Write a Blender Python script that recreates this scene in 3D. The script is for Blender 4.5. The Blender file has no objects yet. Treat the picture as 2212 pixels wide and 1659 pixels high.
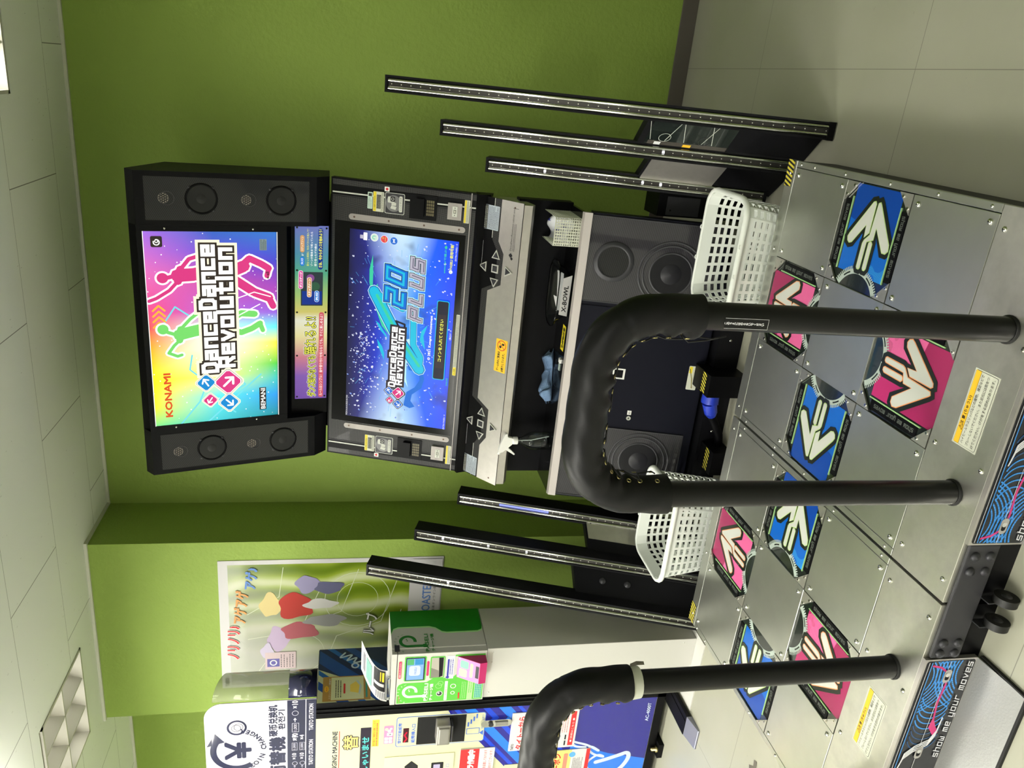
import bpy, math, random
from mathutils import Vector, Matrix
random.seed(7)
SC = bpy.context.scene
COL = SC.collection
# ------------------------------------------------------------------ camera
CAM = (1.01532, -1.44871, 1.35873)
YAW, PITCH, ROLL, FPX = 0.374638, 0.211219, 0.024388, 1678.8
fw = Vector((-math.sin(YAW)*math.cos(PITCH), math.cos(YAW)*math.cos(PITCH), -math.sin(PITCH)))
r0 = Vector((math.cos(YAW), math.sin(YAW), 0)); u0 = r0.cross(fw)
rt = r0*math.cos(ROLL) + u0*math.sin(ROLL); up = -r0*math.sin(ROLL) + u0*math.cos(ROLL)
cd = bpy.data.cameras.new('camera'); cam = bpy.data.objects.new('camera', cd); COL.objects.link(cam)
cd.sensor_fit = 'HORIZONTAL'; cd.sensor_width = 36.0; cd.lens = 36.0*FPX/2212.0; cd.clip_start = 0.02
X, Y, Z = -up, rt, -fw            # the phone was held sideways: the picture's right is the room's down
cam.matrix_world = Matrix(((X.x, Y.x, Z.x, CAM[0]), (X.y, Y.y, Z.y, CAM[1]), (X.z, Y.z, Z.z, CAM[2]), (0, 0, 0, 1)))
SC.camera = cam
# ------------------------------------------------------------------ colour management, world
vs = SC.view_settings
vs.view_transform = 'Standard'; vs.look = 'None'; vs.exposure = 0.0; vs.gamma = 1.0; vs.use_curve_mapping = False
wd = bpy.data.worlds.new('world'); SC.world = wd; wd.use_nodes = True
wd.node_tree.nodes['Background'].inputs[0].default_value = (0.8, 0.9, 0.8, 1)
wd.node_tree.nodes['Background'].inputs[1].default_value = 0.02
SC.cycles.max_bounces = 8
# ------------------------------------------------------------------ ceiling lamps of the hall
FLOOR, CEIL = -0.16, 2.5
def area(name, loc, sx, sy, power, col=(1, 0.97, 0.9)):
    l = bpy.data.lights.new(name, 'AREA'); l.shape = 'RECTANGLE'; l.size = sx; l.size_y = sy; l.energy = power; l.color = col
    o = bpy.data.objects.new(name, l); COL.objects.link(o); o.location = loc
    return o
LAMPS = [(-1.5, -1.7, 62), (-4.0, -1.7, 50), (1.2, -2.2, 12), (-1.95, .5, 24), (-3.6, .3, 34), (-1.5, -4.2, 40), (-4.0, -4.2, 30), (1.4, -4.4, 10)]
for (x, y, p) in LAMPS:            # surface-mounted troffers shine down; the up-facing lamps are added to brighten the boards
    area('tube_light', (x, y, CEIL-0.08), 1.2, 0.5, p*1.05)
    o = area('tube_spill', (x, y, CEIL-0.14), 1.0, 0.3, p*1.15); o.rotation_euler = (math.pi, 0, 0)
for x in (-1.775, 1.058):          # lamps above the louvre cells: the cells cut their light off at shallow angles
    o = area('louvre_lamp', (x, 1.41, CEIL+0.088), 0.42, 0.42, 3 if x < 0 else 10); o.data.spread = math.radians(122)

# ------------------------------------------------------------------ colours and materials
def lin(c):
    return tuple((v/255/12.92 if v/255 <= 0.04045 else ((v/255+0.055)/1.055)**2.4) for v in c)
MATS = {}
def mat(name, rgb, rough=0.5, metal=0.0, emit=0.0, spec=0.5, trans=0.0, alpha=1.0, coat=0.0, bump=None, tint=None, ior=1.45):
    """rgb in 0..255 sRGB; bump=(scale, strength, detail); tint=(scale, second colour, amount)"""
    if name in MATS: return MATS[name]
    m = bpy.data.materials.new(name); m.use_nodes = True
    nt = m.node_tree; b = nt.nodes['Principled BSDF']; c = (*lin(rgb), 1)
    b.inputs['Base Color'].default_value = c; b.inputs['Roughness'].default_value = rough
    b.inputs['Metallic'].default_value = metal; b.inputs['Specular IOR Level'].default_value = spec
    b.inputs['Transmission Weight'].default_value = trans; b.inputs['Alpha'].default_value = alpha
    b.inputs['Coat Weight'].default_value = coat; b.inputs['IOR'].default_value = ior
    if emit:
        b.inputs['Emission Color'].default_value = c; b.inputs['Emission Strength'].default_value = emit
        b.inputs['Base Color'].default_value = (*[v*0.1 for v in c[:3]], 1); b.inputs['Specular IOR Level'].default_value = .2
    tc = None
    if bump or tint:
        tc = nt.nodes.new('ShaderNodeTexCoord')
    if bump:
        n = nt.nodes.new('ShaderNodeTexNoise'); n.inputs['Scale'].default_value = bump[0]; n.inputs['Detail'].default_value = bump[2] if len(bump) > 2 else 3
        nt.links.new(tc.outputs['Object'], n.inputs['Vector'])
        bp = nt.nodes.new('ShaderNodeBump'); bp.inputs['Strength'].default_value = bump[1]; bp.inputs['Distance'].default_value = 0.01
        nt.links.new(n.outputs['Fac'], bp.inputs['Height']); nt.links.new(bp.outputs['Normal'], b.inputs['Normal'])
    if tint:
        n = nt.nodes.new('ShaderNodeTexNoise'); n.inputs['Scale'].default_value = tint[0]; n.inputs['Detail'].default_value = 5
        nt.links.new(tc.outputs['Object'], n.inputs['Vector'])
        mr = nt.nodes.new('ShaderNodeMapRange'); mr.inputs[1].default_value = 0.35; mr.inputs[2].default_value = 0.7; mr.inputs[4].default_value = tint[2]
        mx = nt.nodes.new('ShaderNodeMix'); mx.data_type = 'RGBA'; mx.inputs[6].default_value = c; mx.inputs[7].default_value = (*lin(tint[1]), 1)
        nt.links.new(n.outputs['Fac'], mr.inputs[0]); nt.links.new(mr.outputs[0], mx.inputs[0]); nt.links.new(mx.outputs[2], b.inputs['Base Color'])
    MATS[name] = m
    return m
def nodes(name):
    m = bpy.data.materials.new(name); m.use_nodes = True
    nt = m.node_tree; b = nt.nodes['Principled BSDF']; tc = nt.nodes.new('ShaderNodeTexCoord')
    MATS[name] = m
    return m, nt, b, tc
def N(nt, t, **k):
    n = nt.nodes.new(t)
    for a, v in k.items():
        if a.startswith('i'): n.inputs[int(a[1:])].default_value = v
        else: setattr(n, a, v)
    return n
def mth(nt, op, a, b=None, c=None):
    n = nt.nodes.new('ShaderNodeMath'); n.operation = op
    for i, v in enumerate((a, b, c)):
        if v is None: continue
        if isinstance(v, (int, float)): n.inputs[i].default_value = v
        else: nt.links.new(v, n.inputs[i])
    return n.outputs[0]
def mixc(nt, f, a, b):
    n = nt.nodes.new('ShaderNodeMix'); n.data_type = 'RGBA'
    for i, v in ((0, f), (6, a), (7, b)):
        if isinstance(v, tuple): n.inputs[i].default_value = (*v[:3], 1)
        elif isinstance(v, (int, float)): n.inputs[i].default_value = v
        else: nt.links.new(v, n.inputs[i])
    return n.outputs[2]
def ramp(nt, f, stops):
    r = nt.nodes.new('ShaderNodeValToRGB'); el = r.color_ramp.elements
    while len(el) > 1: el.remove(el[-1])
    el[0].position = stops[0][0]; el[0].color = (*lin(stops[0][1]), 1)
    for p, c in stops[1:]:
        e = el.new(p); e.color = (*lin(c), 1)
    nt.links.new(f, r.inputs[0])
    return r.outputs[0]

# walls, ceiling, floor
GREEN = mat('green_paint', (141, 166, 74), 0.7, bump=(60, 0.25, 2))
m, nt, b, tc = nodes('ceiling_board')
n = N(nt, 'ShaderNodeTexVoronoi'); n.inputs['Scale'].default_value = 55
mp = N(nt, 'ShaderNodeMapping'); mp.inputs['Scale'].default_value = (1, 0.22, 1); mp.inputs['Rotation'].default_value = (0, 0, 0.0)
nt.links.new(tc.outputs['Object'], mp.inputs['Vector']); nt.links.new(mp.outputs[0], n.inputs['Vector'])
f = mth(nt, 'LESS_THAN', n.outputs['Distance'], 0.075)
nz = N(nt, 'ShaderNodeTexNoise'); nz.inputs['Scale'].default_value = 9; nt.links.new(tc.outputs['Object'], nz.inputs['Vector'])
f = mth(nt, 'MULTIPLY', f, mth(nt, 'GREATER_THAN', nz.outputs['Fac'], 0.48))
sx = N(nt, 'ShaderNodeSeparateXYZ'); nt.links.new(tc.outputs['Object'], sx.inputs[0])
# board joints: rows 0.455 deep (y), boards 0.91 long (x), each row shifted by half a board
ry = mth(nt, 'DIVIDE', mth(nt, 'SUBTRACT', sx.outputs['Y'], 2.0), 0.457)
row = mth(nt, 'FLOOR', ry)
fy = mth(nt, 'ABSOLUTE', mth(nt, 'SUBTRACT', mth(nt, 'FRACT', mth(nt, 'ADD', ry, 0.5)), 0.5))
par = mth(nt, 'MULTIPLY', mth(nt, 'FLOORED_MODULO', row, 2.0), 0.4775)
rx = mth(nt, 'DIVIDE', mth(nt, 'ADD', mth(nt, 'SUBTRACT', sx.outputs['X'], 0.986), par), 0.955)
fx = mth(nt, 'ABSOLUTE', mth(nt, 'SUBTRACT', mth(nt, 'FRACT', mth(nt, 'ADD', rx, 0.5)), 0.5))
j = mth(nt, 'MAXIMUM', mth(nt, 'LESS_THAN', fy, 0.0022), mth(nt, 'LESS_THAN', fx, 0.0018))
c1 = mixc(nt, mth(nt, 'MULTIPLY', f, 0.35), lin((243, 245, 241)), lin((120, 118, 108)))
c2 = mixc(nt, mth(nt, 'MULTIPLY', j, 0.75), c1, lin((70, 70, 64)))
nt.links.new(c2, b.inputs['Base Color']); b.inputs['Roughness'].default_value = 0.9
CEILM = m
m, nt, b, tc = nodes('floor_tile')
sx = N(nt, 'ShaderNodeSeparateXYZ'); nt.links.new(tc.outputs['Object'], sx.inputs[0])
def seam(out, off, per, w):
    t = mth(nt, 'DIVIDE', mth(nt, 'SUBTRACT', out, off), per)
    return mth(nt, 'LESS_THAN', mth(nt, 'ABSOLUTE', mth(nt, 'SUBTRACT', mth(nt, 'FRACT', mth(nt, 'ADD', t, 0.5)), 0.5)), w)
j = mth(nt, 'MAXIMUM', seam(sx.outputs['X'], 1.165, 0.9, 0.0012), seam(sx.outputs['Y'], 0.62, 0.9, 0.0012))
n1 = N(nt, 'ShaderNodeTexNoise'); n1.inputs['Scale'].default_value = 3.0; n1.inputs['Detail'].default_value = 6; nt.links.new(tc.outputs['Object'], n1.inputs['Vector'])
n2 = N(nt, 'ShaderNodeTexNoise'); n2.inputs['Scale'].default_value = 22; n2.inputs['Detail'].default_value = 8; n2.inputs['Roughness'].default_value = 0.8; nt.links.new(tc.outputs['Object'], n2.inputs['Vector'])
c1 = mixc(nt, n1.outputs['Fac'], lin((148, 148, 130)), lin((168, 167, 152)))
c1 = mixc(nt, mth(nt, 'MULTIPLY', mth(nt, 'GREATER_THAN', n2.outputs['Fac'], 0.66), 0.35), c1, lin((120, 118, 105)))
c1 = mixc(nt, mth(nt, 'MULTIPLY', j, 0.6), c1, lin((70, 70, 62)))
nt.links.new(c1, b.inputs['Base Color']); b.inputs['Roughness'].default_value = 0.32
FLOORM = m
# metals
def steel(name, base, rough, sc, amt, dk=.86, met=.92):
    m, nt, b, tc = nodes(name)
    n = N(nt, 'ShaderNodeTexNoise'); n.inputs['Scale'].default_value = sc; n.inputs['Detail'].default_value = 4; n.inputs['Roughness'].default_value = 0.55
    nt.links.new(tc.outputs['Object'], n.inputs['Vector'])
    f = N(nt, 'ShaderNodeMapRange', i1=0.35, i2=0.7, i3=rough-amt, i4=rough+amt); nt.links.new(n.outputs['Fac'], f.inputs[0])
    nt.links.new(f.outputs[0], b.inputs['Roughness'])
    d = tuple(v*dk for v in base)
    g = N(nt, 'ShaderNodeMapRange', i1=0.40, i2=0.8); nt.links.new(n.outputs['Fac'], g.inputs[0])
    nt.links.new(mixc(nt, g.outputs[0], lin(base), lin(d)), b.inputs['Base Color'])
    b.inputs['Metallic'].default_value = met
    g2 = N(nt, 'ShaderNodeTexNoise'); g2.inputs['Scale'].default_value = 350; nt.links.new(tc.outputs['Object'], g2.inputs['Vector'])
    bp = N(nt, 'ShaderNodeBump'); bp.inputs['Strength'].default_value = 0.06; bp.inputs['Distance'].default_value = 0.002
    nt.links.new(g2.outputs['Fac'], bp.inputs['Height']); nt.links.new(bp.outputs['Normal'], b.inputs['Normal'])
    return m
STEEL = steel('stage_steel', (196, 198, 190), 0.31, 5, 0.02, .93)
STEEL_W = steel('worn_steel', (200, 199, 190), 0.38, 11, 0.05, .86)
ALU = steel('brushed_aluminium', (196, 192, 188), 0.40, 30, 0.03, .95)
STRIP = mat('satin_strip', (150, 145, 142), 0.5, .35)
FRAMEM = mat('button_frame', (205, 205, 200), 0.35, .5)
CHROME = mat('chrome', (225, 225, 222), 0.12, 1.0)
SCREWM = mat('screw_steel', (225, 224, 218), 0.22, 1.0)
HOLE = mat('black_hole', (6, 6, 6), 0.9)
BLACK = mat('black_metal', (15, 15, 18), 0.45, 0.0, spec=.13, bump=(300, 0.03))
SATIN = mat('satin_black', (9, 9, 11), 0.4, spec=.12)
PIANO = mat('gloss_black', (10, 10, 12), 0.12, spec=.35)
BEZ = mat('bezel_black', (8, 8, 10), 0.1, spec=.2)
GREYB = mat('dark_grey_metal', (52, 52, 56), 0.45, 0.3)
NAVYB = mat('navy_black_paint', (12, 13, 24), 0.45, spec=.12)
PIPE = mat('rail_black', (13, 13, 15), 0.3, spec=.35)
LEATH = mat('black_leather', (13, 13, 15), 0.46, spec=.28, bump=(420, 0.035, 2))
BRASS = mat('brass', (170, 158, 110), 0.3, 1.0)
RUBBER = mat('rubber', (14, 14, 14), 0.6)
WHITE = mat('white', (236, 236, 232), 0.5)
PAPER = mat('paper', (208, 206, 208), 0.55)
INK = mat('ink_black', (18, 18, 24), 0.5)
NAVY = mat('ink_navy', (22, 24, 52), 0.45)
YEL = mat('yellow', (226, 206, 40), 0.5)
AMBER = mat('amber', (232, 184, 40), 0.5)
RED = mat('red', (196, 40, 44), 0.5)
PLASTIC = mat('white_plastic', (226, 230, 224), 0.38)
IVORY = mat('ivory_plastic', (202, 204, 188), 0.5)
ENAM = mat('white_enamel', (196, 195, 189), 0.45)
CREAM = mat('cream_panel', (198, 198, 164), 0.4)
PGREEN = mat('paseli_green', (86, 178, 62), 0.4)
DGREEN = mat('deep_green', (10, 122, 20), 0.45)
CLEAR = mat('clear_acrylic', (235, 240, 240), 0.04, trans=1.0, ior=1.38)
BASEB = mat('grey_vinyl_skirting', (92, 86, 80), 0.5)
LOUV = mat('louvre_cream', (190, 188, 176), 0.5)

# ------------------------------------------------------------------ mesh builder
class MB:
    def __init__(s): s.v = []; s.f = []; s.mi = []; s.sm = []; s.mats = []
    def idx(s, m):
        if m not in s.mats: s.mats.append(m)
        return s.mats.index(m)
    def add(s, vs, fs, m, smooth=False):
        k = len(s.v); i = s.idx(m); s.v += [tuple(v) for v in vs]
        for f in fs: s.f.append(tuple(q+k for q in f)); s.mi.append(i); s.sm.append(smooth)
    def poly(s, pts, m): s.add(pts, [tuple(range(len(pts)))], m)
    def box(s, x0, x1, y0, y1, z0, z1, m):
        v = [(x, y, z) for z in (z0, z1) for y in (y0, y1) for x in (x0, x1)]
        s.add(v, [(0, 2, 3, 1), (4, 5, 7, 6), (0, 1, 5, 4), (2, 6, 7, 3), (0, 4, 6, 2), (1, 3, 7, 5)], m)
    def loft(s, rings, m, closed=True, caps=True, smooth=False):
        n = len(rings[0]); v = [p for r in rings for p in r]; f = []
        for i in range(len(rings)-1):
            for k in range(n if closed else n-1):
                a, b2 = i*n+k, i*n+(k+1) % n
                f.append((a, b2, b2+n, a+n))
        s.add(v, f, m, smooth)
        if caps and closed:
            s.add(rings[0], [tuple(range(n))[::-1]], m); s.add(rings[-1], [tuple(range(n))], m)
    def prism(s, A, B, m): s.loft([A, B], m)
    def obox(s, c, ax, ay, az, m):          # centre and three half vectors
        c, ax, ay, az = map(Vector, (c, ax, ay, az))
        A = [c-ax-ay-az, c+ax-ay-az, c+ax+ay-az, c-ax+ay-az]; B = [p+2*az for p in A]
        s.prism(A, B, m)
    def tube(s, path, r, m, n=12, caps=True, smooth=True, closed=False):
        path = [Vector(p) for p in path]; L = len(path); rs = r if isinstance(r, (list, tuple)) else [r]*L
        rings = []; ref = None
        for i, p in enumerate(path):
            if closed: t = (path[(i+1) % L]-path[i-1]).normalized()
            else: t = (path[min(i+1, L-1)]-path[max(i-1, 0)]).normalized()
            if ref is None:
                ref = Vector((0, 0, 1)) if abs(t.z) < 0.9 else Vector((1, 0, 0))
            a = (ref - t*ref.dot(t)).normalized(); ref = a; b2 = t.cross(a)
            rings.append([tuple(p + (a*math.cos(q)+b2*math.sin(q))*rs[i]) for q in [2*math.pi*k/n for k in range(n)]])
        if closed: rings.append(rings[0])
        s.loft(rings, m, caps=caps and not closed, smooth=smooth)
    def cyl(s, p0, p1, r, m, n=20, r1=None, caps=True): s.tube([p0, p1], [r, r1 if r1 is not None else r], m, n, caps)
    def lathe(s, c, prof, m, n=24, ax=(0, 0, 1), smooth=True, caps=False):
        ax = Vector(ax).normalized(); a = ax.orthogonal().normalized(); b2 = ax.cross(a); c = Vector(c)
        s.loft([[tuple(c+ax*h+(a*math.cos(q)+b2*math.sin(q))*r) for q in [2*math.pi*k/n for k in range(n)]] for r, h in prof], m, smooth=smooth, caps=caps)
    def build(s, name, parent=None, bevel=0.0, seg=2):
        me = bpy.data.meshes.new(name); L = root_loc(parent)
        me.from_pydata([(x-L[0], y-L[1], z-L[2]) for x, y, z in s.v], [], s.f)
        for m in s.mats: me.materials.append(m)
        me.polygons.foreach_set('material_index', s.mi); me.polygons.foreach_set('use_smooth', s.sm); me.update()
        o = bpy.data.objects.new(name, me); COL.objects.link(o)
        if parent: o.parent = parent
        if bevel:
            bm = o.modifiers.new('bevel', 'BEVEL'); bm.width = bevel; bm.segments = seg; bm.limit_method = 'ANGLE'; bm.angle_limit = 0.6
        return o
def root_loc(o):
    L = Vector((0, 0, 0))
    while o is not None: L += o.location; o = o.parent
    return L
def thing(name, label, cat, loc=(0, 0, 0), group=None):
    o = bpy.data.objects.new(name, None); COL.objects.link(o); o.location = loc; o.empty_display_size = 0.05
    return tag(o, label, cat, group)
def tag(o, label, cat, group=None):
    o['label'] = label; o['category'] = cat
    if group: o['group'] = group
    return o
def struct(o): o['kind'] = 'structure'; return o

# ------------------------------------------------------------------ flat artwork on a surface
TXT = {}
def textmesh(s):
    if s not in TXT:
        cu = bpy.data.curves.new('t', 'FONT'); cu.body = s; cu.size = 1.0; cu.resolution_u = 2
        o = bpy.data.objects.new('t', cu); me = bpy.data.meshes.new_from_object(o)
        TXT[s] = ([(v.co.x, v.co.y) for v in me.vertices], [tuple(p.vertices) for p in me.polygons])
        bpy.data.objects.remove(o); bpy.data.meshes.remove(me); bpy.data.curves.remove(cu)
    return TXT[s]
GL = {  # squared stroke letters: strokes on a 1 x 1 cell (x-height 0.72)
 'D': [[(0,0),(0,1),(.75,1),(1,.8),(1,.2),(.75,0),(0,0)]], 'a': [[(.12,.72),(1,.72),(1,0),(0,0),(0,.38),(1,.38)]],
 'n': [[(0,0),(0,.72),(1,.72),(1,0)]], 'c': [[(1,.72),(0,.72),(0,0),(1,0)]], 'e': [[(0,.36),(1,.36),(1,.72),(0,.72),(0,0),(1,0)]],
 'R': [[(0,0),(0,1),(1,1),(1,.48),(0,.48)],[(.5,.48),(1,0)]], 'v': [[(0,.72),(.5,0),(1,.72)]], 'o': [[(0,0),(0,.72),(1,.72),(1,0),(0,0)]],
 'l': [[(0,1),(0,0)]], 'u': [[(0,.72),(0,0),(1,0),(1,.72)]], 't': [[(.35,1),(.35,0),(1,0)],[(0,.72),(1,.72)]], 'i': [[(0,0),(0,.72)],[(0,.95),(0,1)]],
 's': [[(1,.72),(0,.72),(0,.36),(1,.36),(1,0),(0,0)]], 'h': [[(0,0),(0,1)],[(0,.72),(1,.72),(1,0)]], 'w': [[(0,.72),(0,0),(1,0),(1,.72)],[(.5,0),(.5,.5)]],
 'm': [[(0,0),(0,.72),(1,.72),(1,0)],[(.5,.72),(.5,0)]], 'y': [[(0,.72),(0,0),(1,0)],[(1,.72),(1,-.28),(.1,-.28)]], 'r': [[(0,0),(0,.72),(.9,.72)]],
 'P': [[(0,0),(0,1),(1,1),(1,.45),(0,.45)]], 'L': [[(0,1),(0,0),(.9,0)]], 'A': [[(0,0),(0,.8),(.3,1),(1,1),(1,0)],[(0,.4),(1,.4)]], 'Y': [[(0,1),(0,.5),(1,.5)],[(1,1),(1,.5),(.5,.5),(.5,0)]],
 'E': [[(1,1),(0,1),(0,0),(1,0)],[(0,.5),(.9,.5)]], 'S': [[(1,1),(0,1),(0,.5),(1,.5),(1,0),(0,0)]], 'U': [[(0,1),(0,0),(1,0),(1,1)]], 'I': [[(0,0),(0,1)]],
 '1': [[(0,1),(.3,1),(.3,0)]], '2': [[(0,1),(1,1),(1,.5),(0,.5),(0,0),(1,0)]], '0': [[(0,0),(0,1),(1,1),(1,0),(0,0)]], 'T': [[(0,1),(1,1)],[(.5,1),(.5,0)]],
 'O': [[(0,0),(0,1),(1,1),(1,0),(0,0)]], 'N': [[(0,0),(0,1),(1,0),(1,1)]], 'C': [[(1,1),(0,1),(0,0),(1,0)]], 'M': [[(0,0),(0,1),(.5,.4),(1,1),(1,0)]], '-': [[(0,.5),(1,.5)]], ' ': []}
NARROW = {'l': 0, 'i': 0, 'I': 0, '1': .3, ' ': .4, '-': .6}
class G:
    """flat artwork on the plane O + x*X + y*Y, each layer 0.15 mm above the one below"""
    def __init__(s, mb, O, X, Y, eps=0.0003):
        s.mb = mb; s.O = Vector(O); s.X = Vector(X).normalized(); s.Y = Vector(Y).normalized(); s.N = s.X.cross(s.Y).normalized(); s.l = 1; s.eps = eps; s.k = 0
    def p(s, x, y): return tuple(s.O + s.X*x + s.Y*y + s.N*(s.l*s.eps+s.k*1.6e-6))
    def poly(s, pts, m):
        s.k = (s.k+1) % 90      # every shape a hair above the last, so no two faces coincide
        s.mb.poly([s.p(*q) for q in pts], m); return s
    def up(s, k=1): s.l += k; s.k = 0; return s
    def rect(s, x0, y0, x1, y1, m): return s.poly([(x0, y0), (x1, y0), (x1, y1), (x0, y1)], m)
    def rr(s, x0, y0, x1, y1, r, m, n=4):
        P = []
        for cx, cy, a0 in ((x1-r, y1-r, 0), (x0+r, y1-r, 90), (x0+r, y0+r, 180), (x1-r, y0+r, 270)):
            P += [(cx+r*math.cos(math.radians(a0+90*k/n)), cy+r*math.sin(math.radians(a0+90*k/n))) for k in range(n+1)]
        return s.poly(P, m)
    def circ(s, x, y, r, m, n=20, ry=None): return s.poly([(x+r*math.cos(2*math.pi*k/n), y+(ry or r)*math.sin(2*math.pi*k/n)) for k in range(n)], m)
    def ring(s, x, y, r0, r1, m, a0=0, a1=360, n=28):
        A = [math.radians(a0+(a1-a0)*k/n) for k in range(n+1)]; s.k = (s.k+1) % 90
        P = [s.p(x+r*math.cos(a), y+r*math.sin(a)) for a in A for r in (r0, r1)]
        s.mb.add(P, [(2*k, 2*k+1, 2*k+3, 2*k+2) for k in range(n)], m); return s
    def path(s, pts, w, m, square=False):
        h = w/2
        for i in range(len(pts)-1):
            (x0, y0), (x1, y1) = pts[i], pts[i+1]; d = math.hypot(x1-x0, y1-y0) or 1e-9
            nx, ny = -(y1-y0)/d*h, (x1-x0)/d*h
            s.poly([(x0+nx, y0+ny), (x0-nx, y0-ny), (x1-nx, y1-ny), (x1+nx, y1+ny)], m)
        for x0, y0 in pts:
            if square: s.rect(x0-h, y0-h, x0+h, y0+h, m)
            else: s.circ(x0, y0, h, m, 8)
        return s
    def text(s, t, x, y, h, m, w=None, align='l', bold=0.0, shear=0.0, rot=0.0, maxw=None):
        V, F = textmesh(t)
        if not V: return s
        xs = [v[0] for v in V]; ys = [v[1] for v in V]; x0, x1 = min(xs), max(xs); y0, y1 = min(ys), max(ys)
        k = h/max(y1-y0, .55); kx = k if w is None else w/(x1-x0); W = (x1-x0)*kx
        if maxw and W > maxw: kx *= maxw/W; W = maxw
        off = {'l': 0, 'c': -W/2, 'r': -W}[align]; ca, sa = math.cos(rot), math.sin(rot)
        D = [(0, 0)] if not bold else [(bold*math.cos(a), bold*math.sin(a)) for a in [2*math.pi*q/8 for q in range(8)]]
        for dx, dy in D:
            P = []; s.k = (s.k+1) % 90
            for vx, vy in V:
                a = (vx-x0)*kx+off+dx+shear*(vy-y0)*k; b2 = (vy-y0)*k+dy
                P.append(s.p(x+a*ca-b2*sa, y+a*sa+b2*ca))
            s.mb.add(P, F, m)
        return s
    def stroke(s, t, x, y, w, h, sw, m, shear=0.0, gap=0.32, square=True):
        adv = [NARROW.get(c, 1.0) for c in t]; tot = sum(adv)+gap*2.0*(len(t)-1); cw = w/tot; cx = x
        for c, a in zip(t, adv):
            k = cw*(a if a in (0, .3, .6) else 1.0) if c in NARROW else cw
            for st in GL.get(c, []):
                s.path([(cx+(px if c not in 'liI' else 0)*(cw if c not in ('1', '-') else cw*(.6 if c == '-' else 1))+shear*py*h, y+py*h) for px, py in st], sw, m, square)
            cx += cw*(a+2.0*gap)
        return s
    def lines(s, x0, y0, x1, y1, n, m, fill=0.45, ragged=True):      # rows of small print
        st = (y1-y0)/n
        for k in range(n):
            a = y1-(k+0.75)*st; e = x1-(random.random()*0.25*(x1-x0) if ragged and k % 3 == 2 else 0); x = x0
            while x < e:
                wd2 = min(abs(st)*random.uniform(.35, .8), e-x)
                s.rect(x, a, x+wd2, a+st*fill, m); x += wd2+abs(st)*.28
        return s
def Em(name, rgb, k=1.0): return mat(name, rgb, 0.4, emit=k)

# ================================================================== THE ROOM
RX0, RX1, RY0, WB, WC, CX0, CX1 = -5.2, 2.7, -5.4, 2.225, 1.855, -2.133, -1.12
mb = MB(); mb.box(RX0-.1, RX1+.1, RY0-.1, 2.5, FLOOR-.1, FLOOR, FLOORM)
WORN = mat('worn_floor_patch', (92, 88, 78), 0.6)
for pts in ([(-1.30,.50),(-1.27,.515),(-1.25,.49),(-1.225,.495),(-1.215,.475),(-1.24,.47),(-1.255,.455),(-1.285,.475)],):
    mb.poly([(x, y, FLOOR+.0008) for x, y in pts], WORN)
mb.poly([(x, y, FLOOR+.0008) for x, y in [(-1.18,.30),(-1.15,.315),(-1.13,.285),(-1.10,.28),(-1.085,.24),(-1.05,.215),(-1.02,.19),(-1.0,.155),(-.965,.12),(-.93,.06),(-.95,.055),(-1.0,.11),(-1.02,.12),(-1.045,.165),(-1.075,.18),(-1.105,.20),(-1.12,.24),(-1.15,.255)]], WORN)
struct(mb.build('floor'))
mb = MB()
LV = [(-2.02, -1.53, 1.18, 1.655), (0.817, 1.30, 1.16, 1.64)]
xs = [RX0-.1, -2.02, -1.53, .817, 1.30, RX1+.1]
mb.box(RX0-.1, RX1+.1, RY0-.1, 1.16, CEIL, CEIL+.05, CEILM); mb.box(RX0-.1, RX1+.1, 1.66, 2.5, CEIL, CEIL+.05, CEILM)
for a, b2 in ((RX0-.1, -2.02), (-1.53, .817), (1.30, RX1+.1)): mb.box(a, b2, 1.16, 1.66, CEIL, CEIL+.05, CEILM)
struct(mb.build('ceiling'))
def wall(name, *bx): mb = MB(); mb.box(*bx, GREEN); return struct(mb.build(name))
wall('wall_back', CX1, RX1+.1, WB, WB+.1, FLOOR, CEIL)
wall('wall_back_left', RX0-.1, CX0, WB+.02, WB+.12, FLOOR, CEIL)
wall('wall_pillar', CX0, CX1, WC, WB+.1, FLOOR, CEIL)
WW = mat('pale_wall', (150, 152, 146), 0.7)
mb = MB(); mb.box(RX0-.1, RX1+.1, RY0-.1, RY0, FLOOR, CEIL, WW); struct(mb.build('wall_front'))
mb = MB(); mb.box(RX0-.1, RX0, RY0, 2.2, FLOOR, CEIL, WW); struct(mb.build('wall_left'))
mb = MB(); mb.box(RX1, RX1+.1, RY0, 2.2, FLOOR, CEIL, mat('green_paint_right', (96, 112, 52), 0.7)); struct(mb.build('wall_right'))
def skirt(name, *bx): mb = MB(); mb.box(*bx, BASEB); return struct(mb.build(name, bevel=.002))
skirt('baseboard_back', CX1+.006, RX1, WB-.006, WB, FLOOR, FLOOR+.075)
skirt('baseboard_pillar', CX0, CX1+.006, WC-.006, WC, FLOOR, FLOOR+.075)
skirt('baseboard_pillar_side', CX1, CX1+.006, WC, WB-.006, FLOOR, FLOOR+.075)
TRIMM = mat('ceiling_trim', (205, 206, 190), 0.6)
mb = MB(); mb.box(CX1, RX1, WB-.012, WB, CEIL-.012, CEIL, TRIMM); struct(mb.build('trim_1'))
mb = MB(); mb.box(CX0-.012, CX1+.012, WC-.012, WC, CEIL-.012, CEIL, TRIMM); mb.box(CX1, CX1+.012, WC, WB-.012, CEIL-.012, CEIL, TRIMM); struct(mb.build('trim_2'))
mb = MB(); mb.box(RX0, CX0-.012, WB+.008, WB+.02, CEIL-.012, CEIL, TRIMM); struct(mb.build('trim_3'))

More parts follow.
